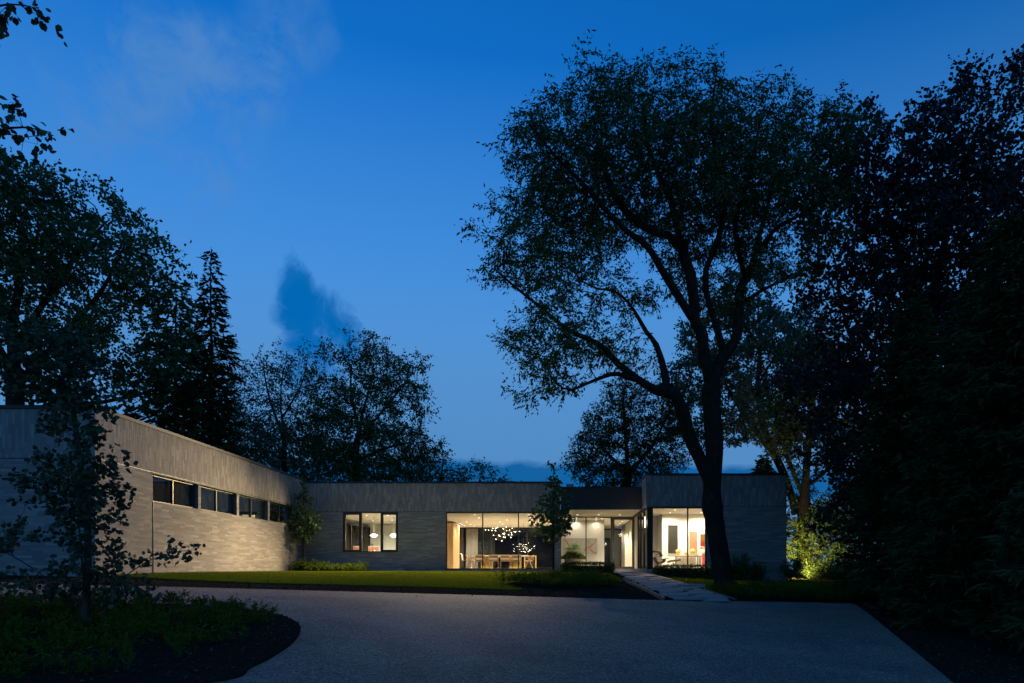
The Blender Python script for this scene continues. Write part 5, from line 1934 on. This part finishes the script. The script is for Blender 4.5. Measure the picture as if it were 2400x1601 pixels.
blobs = px_blobs(Y9, [(1895, 1250, 50, 45), (1950, 1250, 55, 50), (1870, 1290, 38, 38), (1930, 1205, 40, 30), (1985, 1285, 35, 40), (1925, 1300, 60, 25, 0, .5)], 1)
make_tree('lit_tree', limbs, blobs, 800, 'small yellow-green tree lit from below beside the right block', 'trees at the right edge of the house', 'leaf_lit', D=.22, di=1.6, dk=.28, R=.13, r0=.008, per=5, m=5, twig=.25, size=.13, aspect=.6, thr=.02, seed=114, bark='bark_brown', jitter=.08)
b1 = P(1990, 0, 38.0)
b1[2] = float(gz(b1[0], b1[1]))
q = lambda x, y: P(x, y, 38.0)
limbs = [[b1, q(1996, 1320), q(1992, 1290), q(2000, 1250), q(1995, 1200)], [q(1994, 1280), q(2040, 1250), q(2080, 1230)]]
blobs = px_blobs(38.0, [(2010, 1200, 70, 50), (2080, 1220, 60, 50), (1970, 1180, 60, 40), (2050, 1150, 80, 50), (2120, 1280, 60, 60)], 1)
make_tree('crooked_tree', limbs, blobs, 700, 'thin crooked tree right of the lit one', 'trees at the right edge of the house', 'leaf_green', D=.3, di=2.4, dk=.4, R=.12, r0=.009, per=5, m=6, twig=.35, size=.14, aspect=.6, thr=.022, seed=115, bark='bark_brown')

# right: dark copper maple and the spruces along the drive
YM2 = 29.0
bm = P(2160, 0, YM2)
bm[2] = float(gz(bm[0], bm[1]))
q = lambda x, y: P(x, y, YM2)
limbs = [[bm, q(2160, 1200), q(2165, 1050), q(2170, 900), q(2190, 700), q(2230, 500), q(2290, 300)], [q(2165, 1060), q(2060, 900), q(1990, 780), q(1960, 640)], [q(2170, 950), q(2280, 800), q(2380, 650), q(2420, 500)], [q(2180, 800), q(2110, 620), q(2070, 450)], [q(2165, 1100), q(2050, 1050), q(1960, 1030)]]
blobs = px_blobs(YM2, [(2290, 420, 130, 190), (2180, 420, 110, 130), (2060, 480, 110, 130), (2150, 620, 170, 150), (1990, 640, 75, 90), (2330, 650, 150, 150), (2000, 850, 110, 110), (2120, 850, 170, 140), (2300, 870, 150, 150), (1990, 1050, 100, 110), (2110, 1080, 130, 120), (2460, 500, 120, 200), (2020, 1190, 60, 60, 0, .7),
                       (2335, 190, 45, 70), (2275, 200, 35, 55), (2400, 260, 40, 90), (2160, 300, 50, 50), (2000, 390, 70, 55), (1960, 470, 70, 90), (2070, 350, 70, 50), (1940, 760, 60, 80)], .7)
make_tree('copper_maple_tree', limbs, blobs, 4300, 'towering near-black maple along the drive', 'dark trees along the drive', 'leaf_maple', D=.48, di=3.6, dk=.65, R=.4, r0=.012, per=11, m=6, twig=.5, size=.145, aspect=.9, clump=.8, thr=.03, seed=116, shape=ROUND, shell=.2, jitter=.2)
for k, (X, Y, H, Rr, lab) in enumerate(((12.6, 24.5, 11.0, 2.9, 'dark spruce at the far end of the drive edge row'), (12.4, 20.0, 10.2, 3.1, 'second dark spruce of the drive edge row'), (11.4, 17.2, 10.7, 2.9, 'dark spruce with the thin leader by the drive'), (10.9, 13.2, 8.5, 2.7, 'nearest dark spruce with boughs over the mulch'))):
    make_spruce('spruce_tree', (X, Y, float(gz(X, Y)) - .05), H, Rr, lab, 'dark trees along the drive', seed=120 + k, tier=.34, start=.03, droop=.25, dens=1.7, twig=.62, tw=.10, power=.7)

# young trees by the house
def young(px, Y, top, w, label, s, mat):
    b = P(px, 0, Y)
    b[2] = float(gz(b[0], b[1]))
    q = lambda x, y: P(x, y, Y)
    h = b[2] + (CY - top) * Y / F
    yb = CY - b[2] * F / Y
    limbs = [[b, q(px, yb - (yb - top) * .3), q(px + 1, yb - (yb - top) * .6), q(px, top + 12)]]
    H_ = yb - top
    blobs = px_blobs(Y, [(px, top + H_ * .38, w * .62, H_ * .26), (px, top + H_ * .56, w * .75, H_ * .14), (px - w * .25, top + H_ * .5, w * .6, H_ * .15), (px + w * .3, top + H_ * .48, w * .6, H_ * .15), (px, top + H_ * .14, w * .28, H_ * .14)], 1)
    return make_tree('young_tree', limbs, blobs, 420, label, 'slender young trees near the house', mat, D=.16, di=1.4, dk=.22, R=.05, r0=.005, per=2, m=5, twig=.16, size=.12, aspect=.75, thr=.013, seed=s, shell=.1, jitter=.05, shape=LOBED, flare=1.1)


young(711, 34.4, 1118, 46, 'slender young tree at the corner of wing and main wall', 130, 'leaf_green')
young(1297, 27.8, 1076, 64, 'slender young tree on the lawn before the big window', 131, 'leaf_green')

# the heart-leaved tree in the round bed
YK = 10.8
b = P(199, 0, YK)
b[2] = float(gz(b[0], b[1])) + .05
q = lambda x, y, o=0.0: P(x, y, YK) + np.array((0, o, 0))
limbs = [[b, q(200, 1440), q(203, 1380), q(206, 1250), q(190, 1100), q(170, 950), q(150, 820)],
         [q(201, 1420), q(180, 1300, .3), q(130, 1150, .6), q(90, 1000, .8), q(50, 860, 1.0)],
         [q(202, 1410), q(230, 1280, -.4), q(250, 1120, -.7), q(245, 980, -.9)],
         [q(201, 1430), q(270, 1340, .4), q(330, 1300, .6), q(395, 1285, .7)],
         [q(200, 1430), q(130, 1330, -.5), q(70, 1280, -.8), q(10, 1260, -1)],
         [q(200, 1440), q(260, 1410, -.3), q(330, 1395, -.5)], [q(200, 1440), q(140, 1400, .3), q(70, 1380, .5)]]
blobs = px_blobs(YK, [(205, 1180, 85, 130), (110, 850, 125, 95, 0, 1.5), (185, 970, 75, 100, 0, 1.4), (30, 840, 90, 90, 0, 1.5), (215, 1330, 95, 70, 0, .8), (100, 1130, 80, 80, 0, .35), (370, 1290, 40, 18, .5, 1.2), (300, 1390, 60, 18, 0, .6), (60, 1250, 70, 30, 0, .35), (90, 1380, 80, 22, 0, .35), (260, 1100, 50, 60, 0, .8)], .9)
make_tree('heart_leaf_tree', limbs, blobs, 2300, 'many-stemmed heart-leaved tree standing in the round bed', None, 'leaf_katsura', D=.15, di=1.3, dk=.2, R=.075, r0=.0035, per=3, m=5, twig=.16, size=.070, aspect=1.0, droop=.35, thr=.0085, seed=140, shape=ROUND, jitter=.05, bark='bark_brown', shell=.1)
# its taller neighbour, trunk beyond the frame, boughs reaching in at the top
YN = 11.6
b = np.array((-12.2, YN, float(gz(-12.2, YN))))
q = lambda x, y, o=0.0: P(x, y, YN) + np.array((0, o, 0))
limbs = [[b, b + np.array((.1, 0, 3)), b + np.array((.3, 0, 6)), b + np.array((.6, 0, 8.6)), b + np.array((.6, 0, 11))],
         [b + np.array((.3, 0, 6)), q(-250, 500), q(-100, 360), q(20, 300), q(120, 310)], [b + np.array((.6, 0, 8.8)), q(-200, 120), q(-80, 40), q(20, 10), q(90, 20)]]
blobs = px_blobs(YN, [(70, 330, 85, 55), (10, 250, 75, 75), (-100, 330, 130, 130), (50, 15, 60, 30, 0, 1.3), (10, 50, 30, 35, 0, 1.2), (-120, 60, 130, 120), (-300, 200, 200, 300, 0, .5)], .8)
make_tree('overhanging_tree', limbs, blobs, 700, 'boughs of a big-leaved tree reaching in at the top left corner', None, 'leaf_katsura', D=.24, di=2.2, dk=.32, R=.2, r0=.006, per=2, m=5, twig=.25, size=.115, aspect=.9, droop=.4, thr=.014, seed=141, shape=ROUND, jitter=.06, bark='bark_brown', shell=.1)
